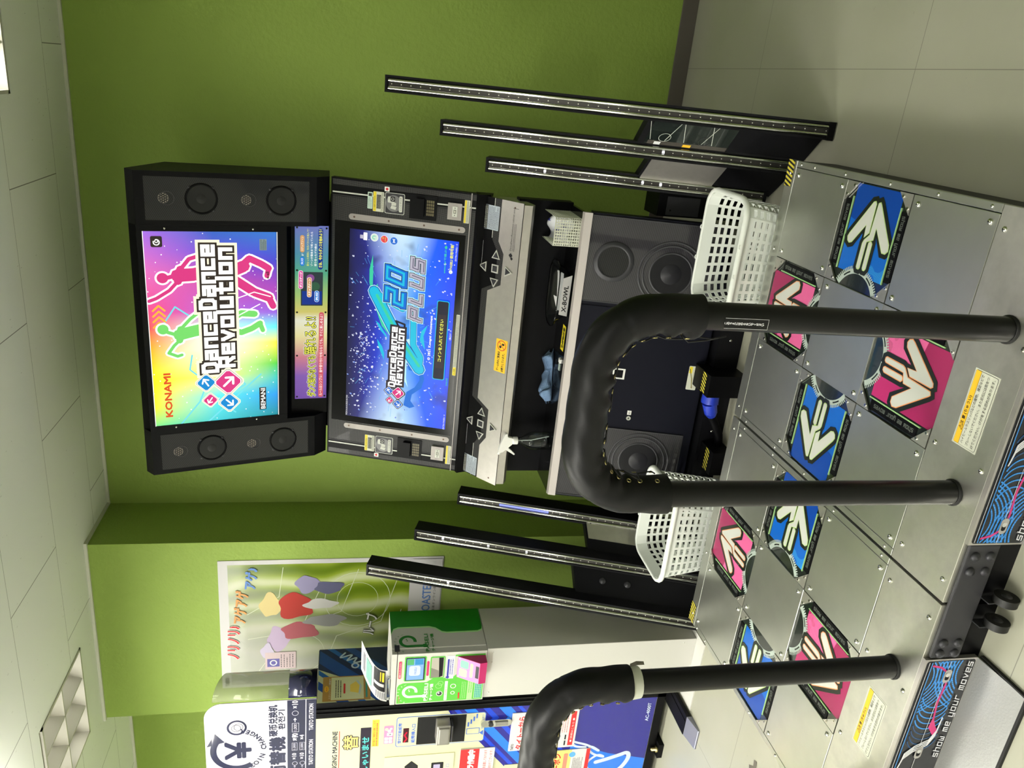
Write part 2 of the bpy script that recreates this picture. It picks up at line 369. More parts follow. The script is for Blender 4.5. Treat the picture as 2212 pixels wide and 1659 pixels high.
# recessed louvre lights
def louvre(x0, x1, y0, y1, label):
    t = thing('ceiling_light', label, 'light', ((x0+x1)/2, (y0+y1)/2, CEIL), 'recessed louvre lights in the ceiling')
    mb = MB(); w = .012
    for q in ((x0, x1, y0, y0+w), (x0, x1, y1-w, y1), (x0, x0+w, y0, y1), (x1-w, x1, y0, y1)): mb.box(*q, CEIL-.004, CEIL+.10, LOUV)
    mb.box(x0, x1, y0, y1, CEIL+.10, CEIL+.11, Em('louvre_glow', (250, 246, 226), .2)); mb.build('housing', t)
    n = 3; dx = (x1-x0)/n; dy = (y1-y0)/2
    for k in range(1, n):
        mb = MB(); xx = x0+dx*k
        mb.prism([(xx-.004, y0+w, CEIL), (xx+.004, y0+w, CEIL), (xx+.03, y0+w, CEIL+.08), (xx-.03, y0+w, CEIL+.08)], [(xx-.004, y1-w, CEIL), (xx+.004, y1-w, CEIL), (xx+.03, y1-w, CEIL+.08), (xx-.03, y1-w, CEIL+.08)], LOUV); mb.build('louvre_blade', t)
    mb = MB(); yy = (y0+y1)/2
    mb.prism([(x0+w, yy-.004, CEIL), (x0+w, yy+.004, CEIL), (x0+w, yy+.03, CEIL+.08), (x0+w, yy-.03, CEIL+.08)], [(x1-w, yy-.004, CEIL), (x1-w, yy+.004, CEIL), (x1-w, yy+.03, CEIL+.08), (x1-w, yy-.03, CEIL+.08)], LOUV); mb.build('louvre_blade', t)
louvre(*LV[0], 'recessed square ceiling light with cream louvre cells above the coin changer')
louvre(*LV[1], 'recessed square ceiling light cut by the frame, right of the arcade cabinet')

# ================================================================== DANCE PADS
def artmat(name, ca, cb, rings, k=60.0):
    """acrylic print: two tones with fine concentric curves, in object space"""
    m, nt, b, tc = nodes(name)
    sx = N(nt, 'ShaderNodeSeparateXYZ'); nt.links.new(tc.outputs['Object'], sx.inputs[0])
    w = N(nt, 'ShaderNodeTexWave'); w.wave_type = 'RINGS'; w.rings_direction = 'SPHERICAL'; w.inputs['Scale'].default_value = k/6.3*2; w.inputs['Distortion'].default_value = 1.2
    nt.links.new(tc.outputs['Object'], w.inputs['Vector'])
    n = N(nt, 'ShaderNodeTexNoise'); n.inputs['Scale'].default_value = 4.5; nt.links.new(tc.outputs['Object'], n.inputs['Vector'])
    f = mth(nt, 'MULTIPLY', mth(nt, 'GREATER_THAN', w.outputs['Fac'], 0.62), mth(nt, 'GREATER_THAN', n.outputs['Fac'], 0.47))
    base = mixc(nt, mth(nt, 'GREATER_THAN', n.outputs['Fac'], 0.5), lin(ca), lin(cb))
    nt.links.new(mixc(nt, mth(nt, 'MULTIPLY', f, 0.75), base, lin(rings)), b.inputs['Base Color'])
    b.inputs['Roughness'].default_value = 0.22
    return m
BLUEA = artmat('arrow_blue_print', (10, 92, 186), (12, 120, 206), (60, 168, 226), 500)
PINKA = artmat('arrow_pink_print', (176, 40, 100), (208, 66, 132), (240, 140, 184), 520)
DBLUE = mat('arrow_deep_blue', (10, 62, 150), 0.22); DPINK = mat('arrow_deep_pink', (150, 34, 84), 0.22)
ARW = mat('arrow_white', (200, 202, 194), 0.25); LIME = mat('lime_outline', (166, 194, 116), 0.3); ORANGE = mat('orange_outline', (222, 140, 84), 0.3)
OUTL = mat('arrow_outline', (24, 30, 22), 0.25); ABED = mat('arrow_bed', (26, 34, 30), 0.15, coat=0.5); GEARM = mat('gear_print', (168, 180, 172), 0.3)
SMT = mat('strip_print', (92, 98, 92), 0.4)
EDGEL = mat('acrylic_edge', (150, 190, 130), 0.2)
AR_A = [(.51,-.17),(.62,-.17),(.69,-.10),(.67,.02),(.17,.69),(.13,.73),(.06,.70),(.03,.09),(-.10,-.03),(-.13,-.10),(-.13,-.57),(-.10,-.61),(-.03,-.61),(0,-.57),(.01,-.06),(.19,.01),(.19,.23)]
AR_B = [(.02,.12),(.02,.68),(-.02,.73),(-.09,.71),(-.60,.02),(-.64,-.06),(-.61,-.14),(-.54,-.18),(-.45,-.15),(-.14,.24),(-.12,.0)]
AR_C = [(.09,-.60),(.15,-.60),(.19,-.55),(.19,-.06),(.15,-.02),(.10,-.02),(.06,-.06),(.06,-.56)]
def grow(P, d):
    """offset a closed outline outwards by d (mitre limited)"""
    n = len(P); A = sum(P[i][0]*P[(i+1) % n][1]-P[(i+1) % n][0]*P[i][1] for i in range(n)); sg = 1 if A > 0 else -1; out = []
    for i in range(n):
        a, b2, c = Vector(P[i-1]), Vector(P[i]), Vector(P[(i+1) % n]); e1 = (b2-a).normalized(); e2 = (c-b2).normalized()
        n1 = Vector((e1.y, -e1.x))*sg; n2 = Vector((e2.y, -e2.x))*sg; bi = (n1+n2); L = bi.length
        if L < .2: bi = n1; L = 1; q = d
        else: bi = bi/L; q = min(d/max(bi.dot(n1), .35), 2*d)
        out.append(tuple(b2+bi*q))
    return out
def arrow_panel(parent, cx, cy, ang, pink):
    h = .1385; ca, sa = math.cos(ang), math.sin(ang); X = Vector((ca, sa, 0)); Yv = Vector((-sa, ca, 0))
    mb = MB(); c = Vector((cx, cy, -.011)); mb.obox(c, X*h, Yv*h, (0, 0, .005), ABED)
    g = G(mb, (cx, cy, -.006), X, Yv)
    A, D = (PINKA, DPINK) if pink else (BLUEA, DBLUE)
    k = h
    def S(P): return [(x*k, y*k) for x, y in P]
    g.poly(S([(-.70,-.72),(.70,-.72),(.70,.98),(-.70,.98)]), A); g.up().poly(S([(-.70,.32),(.70,.02),(.70,.98),(-.70,.98)]), D)
    g.up().circ(0, -1.30*k, .60*k, ABED, 48).ring(0, -1.30*k, .60*k, .70*k, GEARM, 28, 152, 40).up()
    for q in range(30, 151, 4):                                   # teeth of the ring
        a = math.radians(q); g.path([(.70*k*math.cos(a), -1.30*k+.70*k*math.sin(a)), (.745*k*math.cos(a), -1.30*k+.745*k*math.sin(a))], .028*k, GEARM, True)
    for a0, a1 in ((48, 66), (114, 132)): g.ring(0, -1.30*k, .635*k, .665*k, OUTL, a0, a1, 6)
    g.up()
    for P in (AR_A, AR_B, AR_C): g.poly(S(grow(P, .085)), OUTL)
    g.up(); L = ORANGE if pink else LIME
    for P in (AR_A, AR_B, AR_C): g.poly(S(P), L)
    g.up()
    for P in (AR_A, AR_B, AR_C): g.poly(S(grow(P, -.009)), ARW)
    p = mb.build('arrow_panel', parent)
    if True:
        p['label'] = ('pink' if pink else 'blue') + ' arrow step panel with a white arrow'
    for s in (-1, 1):                                             # side strips with the slogan
        mb = MB(); cc = Vector((cx, cy, -.008))+X*(s*.865*h); mb.obox(cc, X*(.10*h), Yv*(.66*h), (0, 0, .004), SATIN)
        g2 = G(mb, Vector((cx, cy, -.004))+X*(s*.865*h), Yv*(-s), X*s)
        g2.stroke('show me your moves', -.58*h, -.035*h, 1.12*h, .085*h, .013*h, SMT)
        mb.build('slogan_strip', p)
        mb = MB(); cc = Vector((cx, cy, -.0062))+X*(s*.74*h); mb.obox(cc, X*(.012*h), Yv*(.72*h), (0, 0, .0035), EDGEL); mb.build('light_edge', p)
    for qx in (-1, 1):
        for qy in (-1, 1):
            mb = MB(); P0, P1, P2 = [(qx*a*h, qy*b2*h) for a, b2 in ((1, 1), (1, .62), (.62, 1))]
            def W(q, z): v = Vector((cx, cy, z))+X*q[0]+Yv*q[1]; return tuple(v)
            tri = [P0, P1, P2]
            mb.prism([W(q, -.004) for q in tri], [W(q, .0008) for q in tri], STEEL_W)
            for (a, b2) in ((.93, .74), (.74, .93)):
                c3 = Vector(W((qx*a*h, qy*b2*h), .0008)); mb.cyl(c3, c3+Vector((0, 0, .0018)), .0042, SCREWM, 12); mb.cyl(c3+Vector((0, 0, .0018)), c3+Vector((0, 0, .0022)), .0016, HOLE, 8)
            mb.build('corner_bracket', p)
    return p
_sm = MB(); _sm.lathe((0, 0, 0), [(.0068, 0), (.0066, .0012), (.0052, .0030), (.0026, .0042), (.0001, .0045)], SCREWM, 14); _sm.lathe((0, 0, .0044), [(.0018, 0), (.0001, .0002)], HOLE, 8)
SCR = _sm.build('screw'); SCRME = SCR.data; COL.objects.unlink(SCR); bpy.data.objects.remove(SCR)
def screw(parent, x, y, z, s=1.0, rot=None):
    o = bpy.data.objects.new('screw', SCRME); COL.objects.link(o); o.parent = parent
    L = root_loc(parent); o.location = Vector((x, y, z))-L; o.scale = (s, s, s)
    if rot: o.rotation_euler = rot
    return o
HAZ_Y = mat('hazard_yellow', (206, 190, 60), 0.5)
def hazard(g, x0, y0, x1, y1, n=5):
    g.rect(x0, y0, x1, y1, INK); g.up()
    w = (x1-x0); h = (y1-y0)
    if h > w:
        st = h/n
        for k in range(-1, n+1):
            P = clip([(x0, y0+st*k), (x1, y0+st*(k+.9)), (x1, y0+st*(k+1.4)), (x0, y0+st*(k+.5))], x0, y0, x1, y1)
            if P: g.poly(P, HAZ_Y)
    else:
        st = w/n
        for k in range(-1, n+1):
            P = clip([(x0+st*k, y0), (x0+st*(k+.9), y1), (x0+st*(k+1.4), y1), (x0+st*(k+.5), y0)], x0, y0, x1, y1)
            if P: g.poly(P, HAZ_Y)
def clip(P, x0, y0, x1, y1):
    for ax, v, sg in ((0, x0, 1), (0, x1, -1), (1, y0, 1), (1, y1, -1)):
        out = []
        for i in range(len(P)):
            a, b2 = P[i-1], P[i]; ina = (a[ax]-v)*sg >= -1e-9; inb = (b2[ax]-v)*sg >= -1e-9
            if ina != inb:
                t = (v-a[ax])/(b2[ax]-a[ax]); out.append((a[0]+(b2[0]-a[0])*t, a[1]+(b2[1]-a[1])*t))
            if inb: out.append(b2)
        P = out
        if len(P) < 3: return None
    return P
SBLUE = mat('sign_blue', (52, 138, 216), 0.3); MAG = mat('sign_magenta', (196, 40, 112), 0.3); SBLK = mat('sign_black', (22, 24, 28), 0.25); LILAC = mat('white_line', (222, 222, 226), 0.3)
def dance_pad(x0, side, label):
    """x0 = left edge of the 3 x 3 grid, side = +1 for the right hand pad"""
    P = .28; t = thing('dance_pad', label, 'dance platform', (x0+.42, .35, FLOOR), 'dance pads of the arcade game')
    xi0, xi1 = (.003, .885) if side > 0 else (-.885, -.003)
    mb = MB(); mb.box(xi0+.004, xi1-.004, -.186, .886, FLOOR, -.016, SATIN)
    mb.box(xi0+.002, xi1-.002, -.188, .888, -.03, -.016, mat('teal_edge', (26, 60, 62), 0.6, tint=(20, (92, 66, 48), 0.8))); mb.build('base', t)
    def plate(a, b2, c, d, name='steel_plate', m=STEEL, g=.0009):
        mb = MB(); mb.box(a+g, b2-g, c+g, d-g, -.016, 0, m); return mb.build(name, t, bevel=.0012)
    X = [x0+P*k for k in range(4)]; Yv = [P*k for k in range(4)]
    for (i, j2) in ((0, 0), (2, 0), (1, 1), (0, 2), (2, 2)):
        p = plate(X[i], X[i+1], Yv[j2], Yv[j2+1])
        for sx, sy in ((0, 0), (1, 0), (0, 1), (1, 1)): screw(p, X[i]+.022+sx*(P-.044), Yv[j2]+.022+sy*(P-.044), 0, 1.15)
    cx, cy = X[1]+P/2, P*1.5
    arrow_panel(t, cx, cy-P, math.pi, True); arrow_panel(t, cx, cy+P, 0, True)
    arrow_panel(t, cx+P, cy, -math.pi/2, False); arrow_panel(t, cx-P, cy, math.pi/2, False)
    p = plate(xi0, xi1, -.19, 0, 'front_plate', STEEL_W)
    for k in range(4): screw(p, X[k] + (.03 if k < 3 else -.03), -.022, 0); screw(p, X[k] + (.03 if k < 3 else -.03), -.168, 0)
    g = G(MB(), (X[1]+.055 if side > 0 else X[1]+.055, -.139, 0), (1, 0, 0), (0, 1, 0)); g.mb.box(X[1]+.055, X[1]+.235, -.139, -.067, -.0005, .0006, IVORY); g.O = Vector((X[1]+.055, -.139, .0006))
    g.rr(.003, .003, .177, .069, .005, INK).up().rr(.0038, .0038, .1762, .0682, .0045, IVORY).up().rect(.0038, .052, .1762, .0672, AMBER).up()
    g.rect(.0038, .0515, .1762, .0521, INK); g.text('注 意 (ちゅうい)', .048, .0545, .0105, INK, maxw=.1, bold=.0002)
    g.path([(.036, .055), (.042, .065), (.048, .055), (.036, .055)], .001, INK).path([(.042, .0575), (.042, .0615)], .001, INK)
    for k, s in enumerate(('ハイヒールやスリッパなどの履物、裸足などで', 'プレーしないでください。また足元には気をつ', 'けてください。けがをする恐れがあります。')):
        g.text(s, .009, .0405-.0155*k, .0085, INK, maxw=.162)
    lb = g.mb.build('warning_label', t); lb['label'] = 'white warning label with yellow band'
    p = plate(xi0, xi1, Yv[3], .89, 'back_plate')
    for k in range(4): screw(p, X[k]+(.02 if k < 3 else -.02), .868, 0, .8)
    a, b2 = (.003, X[0]) if side > 0 else (X[3], -.003)
    p = plate(a, b2, 0, Yv[3], 'inner_strip'); 
    for yy in (.03, .25, .42, .60, .80): screw(p, (a+b2)/2, yy, 0, .7)
    a, b2 = (X[3], .885) if side > 0 else (-.885, X[0])
    p = plate(a, b2, 0, Yv[3], 'outer_strip')
    for yy in (.03, .20, .38, .58, .74, .815): screw(p, (a+b2)/2, yy, 0, .7)
    mb = MB(); hx = (.803, .884) if side > 0 else (-.884, -.803)
    g = G(mb, (hx[0], .853, .0002), (1, 0, 0), (0, 1, 0)); hazard(g, 0, 0, .081, .038, 6); mb.build('hazard_tape', t)
    # front sign and kick plate
    s0, s1 = (.166, .735) if side > 0 else (-.735, -.152)
    mb = MB(); mb.box(s0, s1, -.2005, -.1885, -.145, .0, ALU)
    g = G(mb, (s0, -.2005, -.145), (1, 0, 0), (0, 0, 1)); w = s1-s0; H = .145
    g.rr(.004, .004, w-.004, H-.006, .008, SBLK); g.up()
    bx0, bx1, by0, by1 = .006, w-.006, .034, H-.026
    def arc(cx, cy, r, wd, m, a0, a1, n=26):
        for k in range(n):
            u, v = math.radians(a0+(a1-a0)*k/n), math.radians(a0+(a1-a0)*(k+.92)/n)
            Q = clip([(cx+q*math.cos(z), cy+q*math.sin(z)) for q, z in ((r, u), (r+wd, u), (r+wd, v), (r, v))], bx0, by0, bx1, by1)
            if Q: g.poly(Q, m)
    fl = 1 if side > 0 else -1; e0 = bx0 if side > 0 else bx1
    DB = mat('sign_blue_dark', (24, 66, 110), 0.3)
    for k in range(7): arc(e0+fl*.03, -.03, .075+.009*k, .0042, SBLUE, 30, 150)          # dense end with crossing curves
    for k in range(7): arc(e0+fl*.05, .17, .06+.009*k, .0038, SBLUE, 200, 340)
    g.up()
    for k in range(9): arc(e0+fl*(.10+.017*k), .075, .040, .0036, SBLUE if k < 5 else DB, -75 if fl > 0 else 105, 75 if fl > 0 else 255)
    g.up()
    X2 = lambda d: e0+fl*d
    g.path([(X2(.012), by1), (X2(.018), .095), (X2(.035), .072), (X2(.07), .066), (X2(.13), .070), (X2(.19), .062), (X2(.225), .045)], .0055, MAG).up()
    g.poly([(X2(.17), .066), (X2(.205), .070), (X2(.232), .050), (X2(.225), .036), (X2(.20), .052)], MAG).up()
    g.path([(bx0, .0745), (bx1, .0745)], .0012, LILAC).up()
    g.path([(.008, H-.012), (w-.008, H-.012)], .0012, LILAC).path([(.008, H-.020), (w-.008, H-.020)], .0022, SBLUE).up()
    for off in (0, .006, .012, .018):                              # white ribbons
        rx = .24 if side > 0 else w-.30
        pts = [(rx-.04+off, .118-off*.2), (rx-.01+off, .112), (rx+.012+off, .09), (rx+.03+off, .055), (rx+.06+off, .042), (rx+.1+off, .040)]
        g.path(pts, .0034, LILAC)
    g.up().stroke('show me your moves', .012 if side > 0 else w-.312, .012, .30, .017, .0026, LILAC, shear=0.25).up()
    for bx in (.05, w/2, w-.05):
        g.rr(bx-.02, .062, bx+.02, .082, .0095, ALU).up().rr(bx-.012, .0665, bx+.006, .0775, .005, HOLE).up().circ(bx+.004, .072, .0062, SCREWM).up(-2)
    sg = mb.build('slogan_sign', t); sg['label'] = 'long black, blue and magenta slogan sign'
    mb = MB(); mb.prism([(s0, -.201, -.146), (s1, -.201, -.146), (s1, -.335, -.156), (s0, -.335, -.156)], [(s0, -.201, -.143), (s1, -.201, -.143), (s1, -.335, -.153), (s0, -.335, -.153)], mat('kick_steel', (150, 150, 148), .5, .7, bump=(200, .05)))
    mb.build('kick_plate', t)
    mb = MB(); mb.box(s0-.004, s0, -.34, -.2, FLOOR, -.15, RUBBER); mb.box(s1, s1+.004, -.34, -.2, FLOOR, -.15, RUBBER); mb.box(s0-.004, s1+.004, -.342, -.335, FLOOR, -.152, RUBBER); mb.build('rubber_edge', t)
    return t
dance_pad(.024, 1, 'right-hand steel dance pad, beneath the padded rail nearest the right wall')
dance_pad(-.864, -1, 'left-hand steel dance pad, beside the white charging kiosk')

# bracket that bolts the two pads together, with its two castors
t = thing('joining_bracket', 'black bolted bracket with two small castors joining the dance pads', 'bracket', (0, -.195, FLOOR))
mb = MB(); mb.box(-.150, .164, -.198, -.1885, -.092, -.012, GREYB); mb.build('bracket_plate', t, bevel=.003)
for bx in (.135, .095, -.105, -.135):
    for bz in (-.032, -.072):
        mb = MB(); mb.lathe((bx, -.198, bz), [(.0115, 0), (.0115, .003), (.009, .007), (.0001, .009)], GREYB, 16, ax=(0, -1, 0)); mb.build('bolt', t)
for wx in (.032, -.034):
    mb = MB(); mb.cyl((wx-.009, -.222, -.132), (wx+.009, -.222, -.132), .027, RUBBER, 28); mb.lathe((wx+.009, -.222, -.132), [(.012, 0), (.010, .002), (.0001, .003)], GREYB, 16, ax=(1, 0, 0))
    mb.box(wx-.012, wx-.0095, -.222, -.192, -.14, -.09, GREYB); w = mb.build('castor', t)

# ================================================================== PADDED SAFETY RAILS
def rail(xr, xl, label, tape=False):
    t = thing('safety_rail', label, 'handrail', ((xr+xl)/2, -.115, 0), 'padded handrails behind the players')
    R, zt = .115, .905
    def U(z0, zt, R, inset=0):
        P = [(xr, -.115, z0)]; 
        for k in range(11): a = math.radians(9*k); P.append((xr-R+R*math.cos(a), -.115, zt-R+R*math.sin(a)))
        for k in range(1, 6): P.append((xr-R+(xl-xr+2*R)*k/6, -.115, zt))
        for k in range(11): a = math.radians(90+9*k); P.append((xl+R+R*math.cos(a), -.115, zt-R+R*math.sin(a)))
        P.append((xl, -.115, z0)); return P
    mb = MB(); mb.tube(U(0.0, zt, R), .0275, PIPE, 24); mb.build('pipe', t)
    for x in (xr, xl):
        mb = MB(); mb.lathe((x, -.115, .0005), [(.031, 0), (.031, .004), (.0285, .007)], RUBBER, 24); mb.build('base_collar', t)
    # leather sleeve: wrinkled towards the lacing
    path = U(.70, zt-.006, R+.004); path = resample(path, 110)
    mb = MB(); rings = []; n = 28; L = len(path); cen = Vector(((xr+xl)/2, -.115, .55))
    for i, p in enumerate(path):
        p = Vector(p); tt = (Vector(path[min(i+1, L-1)])-Vector(path[max(i-1, 0)])).normalized()
        side = Vector((0, 1, 0)); inn = tt.cross(side); 
        if inn.dot(cen-p) < 0: inn = -inn
        s = i/(L-1); fl = max(0, 1-min(s, 1-s)/.10)
        ring = []
        for k in range(n):
            a = 2*math.pi*k/n; d = side*math.cos(a)+inn*math.sin(a); c = math.sin(a)
            r = .0385+.0025*fl
            ins = max(0, c)
            r += ins**2*(.006*math.sin(s*math.pi)+.0065*math.sin(s*95)*(.5+.5*math.sin(s*17+1)))
            r += .0008*math.sin(s*60+k)
            if abs(s-.22) < .006 or abs(s-.78) < .006: r -= .0012
            ring.append(tuple(p+d*r))
        rings.append(ring)
    mb.loft(rings, LEATH, smooth=True, caps=False)
    # turned-in ends
    for ring, pc in ((rings[0], path[0]), (rings[-1], path[-1])):
        c = Vector(pc); r2 = [tuple(c+(Vector(q)-c)*.78) for q in ring]; r3 = [tuple(c+(Vector(q)-c)*.72+Vector((0, 0, .012))) for q in ring]
        mb.loft([ring, r2, r3], LEATH, smooth=False, caps=False)
    sl = mb.build('leather_sleeve', t)
    lace = []; 
    for k in range(19):
        s = .045+.91*k/18; i = int(s*(L-1)); p = Vector(path[i]); tt = (Vector(path[i+1])-Vector(path[i-1])).normalized(); side = Vector((0, -1, 0)); inn = tt.cross(side)
        if inn.dot(cen-p) < 0: inn = -inn
        for sg in (1, -1):
            d = (inn*math.cos(.42)+side*sg*math.sin(.42)).normalized(); c = p+d*.0455
            a1 = tt; b1 = d.cross(tt)
            e = MB(); e.tube([tuple(c+(a1*math.cos(q)+b1*math.sin(q))*.0042) for q in [2*math.pi*j3/10 for j3 in range(10)]], .0012, BRASS, 6, closed=True); e.build('eyelet', sl)
        dd = (inn*math.cos(.42)+side*(1 if k % 2 else -1)*math.sin(.42)).normalized(); lace.append(tuple(p+dd*.0475)); lace.append(tuple(p+inn*.0485))
    e = MB(); e.tube(lace, .0017, RUBBER, 6)
    p0 = Vector(lace[0]); e.tube([p0, p0+Vector((-.004, -.004, -.03)), p0+Vector((-.008, -.002, -.07)), p0+Vector((-.002, 0, -.10)), p0+Vector((-.012, 0, -.06)), p0+Vector((-.016, -.004, -.02)), p0], .0016, RUBBER, 6)
    e.build('lace', sl)
    return t, path
def resample(P, n):
    P = [Vector(p) for p in P]; d = [0]
    for i in range(1, len(P)): d.append(d[-1]+(P[i]-P[i-1]).length)
    out = []; j2 = 0
    for k in range(n):
        s = d[-1]*k/(n-1)
        while j2 < len(P)-2 and d[j2+1] < s: j2 += 1
        t = (s-d[j2])/max(d[j2+1]-d[j2], 1e-9); out.append(P[j2].lerp(P[j2+1], t))
    return out
tR, _ = rail(.641, .252, 'black handrail with laced leather padding over the right dance pad')
mb = MB()                                                       # clear sticker with white print wrapped on the post
g = G(mb, (.641-.0055, -.115-.0285, .66), (0, 0, -1), (1, 0, 0))
g.rect(0, -.009, .090, .011, PIPE).up().path([(0, -.009), (.090, -.009), (.090, .011), (0, .011)], .0006, LILAC).up()
for k, ch in enumerate('このうえにはのらないでください'):
    g.text(ch, .004+.0055*k, .001, .0046, LILAC, align='c', bold=.0003, rot=math.pi/2)
mb.build('sticker', tR)
tL, _ = rail(-.246, -.640, 'black handrail with laced leather padding over the left dance pad')
TAPE = mat('grey_white_tape', (188, 190, 176), 0.6)
mb = MB(); mb.tube([(-.246, -.115, .700), (-.246, -.115, .676)], [.0385, .036], TAPE, 24); mb.build('tape_band', tL)
mb = MB(); mb.loft([[(-.21, -.118, .700), (-.207, -.112, .700)], [(-.196, -.12, .705), (-.194, -.112, .704)], [(-.190, -.122, .69), (-.187, -.112, .69)], [(-.192, -.12, .672), (-.188, -.113, .672)], [(-.197, -.12, .668), (-.196, -.114, .67)]], mat('kraft_tape', (110, 106, 96), 0.6), closed=False, caps=False); mb.build('loose_tape_end', tL)

# ================================================================== DANCE GAME CABINET
def dotmat(name, ca, cb, per, mode='dots', rough=.5, coat=0.0, thr=0.25):
    m, nt, b, tc = nodes(name)
    sx = N(nt, 'ShaderNodeSeparateXYZ'); nt.links.new(tc.outputs['Object'], sx.inputs[0])
    k = 2*math.pi/per; x = mth(nt, 'MULTIPLY', sx.outputs['X'], k); z = mth(nt, 'MULTIPLY', sx.outputs['Z'], k)
    if mode == 'weave': a, c = mth(nt, 'ADD', x, z), mth(nt, 'SUBTRACT', x, z)
    else: a, c = x, mth(nt, 'ADD', z, mth(nt, 'MULTIPLY', x, 0.5))
    f = mth(nt, 'MULTIPLY', mth(nt, 'SINE', a), mth(nt, 'SINE', c)); f = mth(nt, 'GREATER_THAN', f, thr)
    nt.links.new(mixc(nt, f, lin(ca), lin(cb)), b.inputs['Base Color']); b.inputs['Roughness'].default_value = rough; b.inputs['Coat Weight'].default_value = coat; b.inputs['Specular IOR Level'].default_value = .2
    b.inputs['Coat Roughness'].default_value = 0.03
    return m
WEAVE = dotmat('carbon_print', (16, 16, 17), (74, 74, 75), .0072, 'weave', .4, .1, 0.15)
GRILL = dotmat('speaker_mesh', (46, 46, 50), (16, 16, 18), .0064, 'dots', .45, .25, 0.05)
GRILL2 = dotmat('lower_speaker_mesh', (46, 44, 50), (22, 21, 24), .0085, 'dots', .5, 1.0, 0.15)
GRILL3 = dotmat('woofer_mesh', (16, 16, 16), (46, 46, 46), .008, 'dots', .6, .2, 0.55)
cab = thing('dance_game_cabinet', 'tall black dance arcade cabinet with lit marquee and blue game screen', 'arcade machine', (0, 1.6, FLOOR))
H_SIDE = [(1.561, 2.11), (1.597, 2.144), (1.853, 2.063), (1.986, 1.444), (1.799, 1.439), (1.746, 1.486)]
H_MID = [(1.575, 2.106), (1.597, 2.144), (1.853, 2.063), (1.986, 1.444), (1.79, 1.436), (1.768, 1.585), (1.728, 1.60)]
mb = MB()
for a, b2 in ((.412, .605), (-.605, -.412)): mb.prism([(a, y, z) for y, z in H_SIDE], [(b2, y, z) for y, z in H_SIDE], BLACK)
mb.prism([(-.412, y, z) for y, z in H_MID], [(.412, y, z) for y, z in H_MID], SATIN)
hs = mb.build('marquee_housing', cab)
MQO, MQU = Vector((0, 1.746, 1.486)), Vector((0, -.185, .624)).normalized(); MQN = Vector((1, 0, 0)).cross(MQU)
def mq(z): return (z-1.486)*1.043
mb = MB()
def slab(mb, x0, x1, t0, t1, d0, d1, m, O=MQO, U=MQU, Nn=MQN):
    c = O+Vector(((x0+x1)/2, 0, 0))+U*((t0+t1)/2)+Nn*((d0+d1)/2); mb.obox(c, ((x1-x0)/2, 0, 0), U*((t1-t0)/2), Nn*((d1-d0)/2), m)
slab(mb, -.412, .412, mq(2.09), mq(2.11), -.02, 0, BLACK); slab(mb, -.412, .412, mq(1.598), mq(1.636), -.02, 0, BLACK)
slab(mb, .3895, .412, mq(1.60), mq(2.10), -.02, .001, BLACK); slab(mb, -.412, -.3895, mq(1.60), mq(2.10), -.02, .001, BLACK)
fr = mb.build('marquee_frame', cab)
for x in (.40, -.40):
    for z in (2.02, 1.72):
        c = MQO+MQU*mq(z)+MQN*.001; screw(fr, x, c.y, c.z, .6, (math.radians(106), 0, 0))
# backlit marquee print
m, nt, b, tc = nodes('marquee_print')
sx = N(nt, 'ShaderNodeSeparateXYZ'); nt.links.new(tc.outputs['Object'], sx.inputs[0])
gx = N(nt, 'ShaderNodeMapRange', i1=-.39, i2=.39); nt.links.new(sx.outputs['X'], gx.inputs[0])
gz = N(nt, 'ShaderNodeMapRange', i1=1.637-FLOOR, i2=2.088-FLOOR); nt.links.new(sx.outputs['Z'], gz.inputs[0])
top = ramp(nt, gx.outputs[0], [(0, (120, 222, 130)), (.1, (226, 240, 40)), (.25, (255, 238, 0)), (.42, (255, 170, 30)), (.52, (240, 84, 80)), (.62, (226, 70, 130)), (.8, (214, 100, 176)), (1, (150, 100, 210))])
mid = ramp(nt, gx.outputs[0], [(0, (60, 190, 200)), (.14, (90, 226, 226)), (.25, (240, 250, 120)), (.4, (255, 255, 235)), (.52, (190, 240, 235)), (.6, (170, 90, 200)), (.75, (190, 70, 160)), (.9, (80, 70, 200)), (1, (40, 90, 180))])
bot = ramp(nt, gx.outputs[0], [(0, (10, 130, 140)), (.12, (20, 140, 220)), (.22, (50, 190, 180)), (.3, (70, 200, 60)), (.42, (240, 230, 60)), (.5, (90, 230, 230)), (.58, (140, 90, 210)), (.7, (160, 60, 170)), (.85, (60, 60, 190)), (1, (40, 110, 190))])
a1 = N(nt, 'ShaderNodeMapRange', i1=0.0, i2=0.5); nt.links.new(gz.outputs[0], a1.inputs[0]); a2 = N(nt, 'ShaderNodeMapRange', i1=0.5, i2=1.0); nt.links.new(gz.outputs[0], a2.inputs[0])
c1 = mixc(nt, a2.outputs[0], mixc(nt, a1.outputs[0], bot, mid), top)
vo = N(nt, 'ShaderNodeTexVoronoi'); vo.inputs['Scale'].default_value = 42; nt.links.new(tc.outputs['Object'], vo.inputs['Vector'])
c1 = mixc(nt, mth(nt, 'LESS_THAN', vo.outputs['Distance'], .10), c1, (1, 1, 1))
nt.links.new(c1, b.inputs['Emission Color']); b.inputs['Emission Strength'].default_value = 1.3; b.inputs['Base Color'].default_value = (.02, .02, .02, 1); b.inputs['Roughness'].default_value = .15; b.inputs['Specular IOR Level'].default_value = .2
MARQ = m
EW = Em('backlit_white', (255, 255, 250), 1.15); EK = Em('backlit_black', (52, 44, 38), 1.0); ECR = Em('backlit_cream', (255, 248, 214), 1.1)
EPK = Em('backlit_pink', (222, 58, 132), 1.0); EBL = Em('backlit_blue', (20, 140, 214), 1.0); EGR = Em('backlit_green', (122, 222, 110), 1.0); EOR = Em('backlit_orange', (226, 84, 36), 1.0)
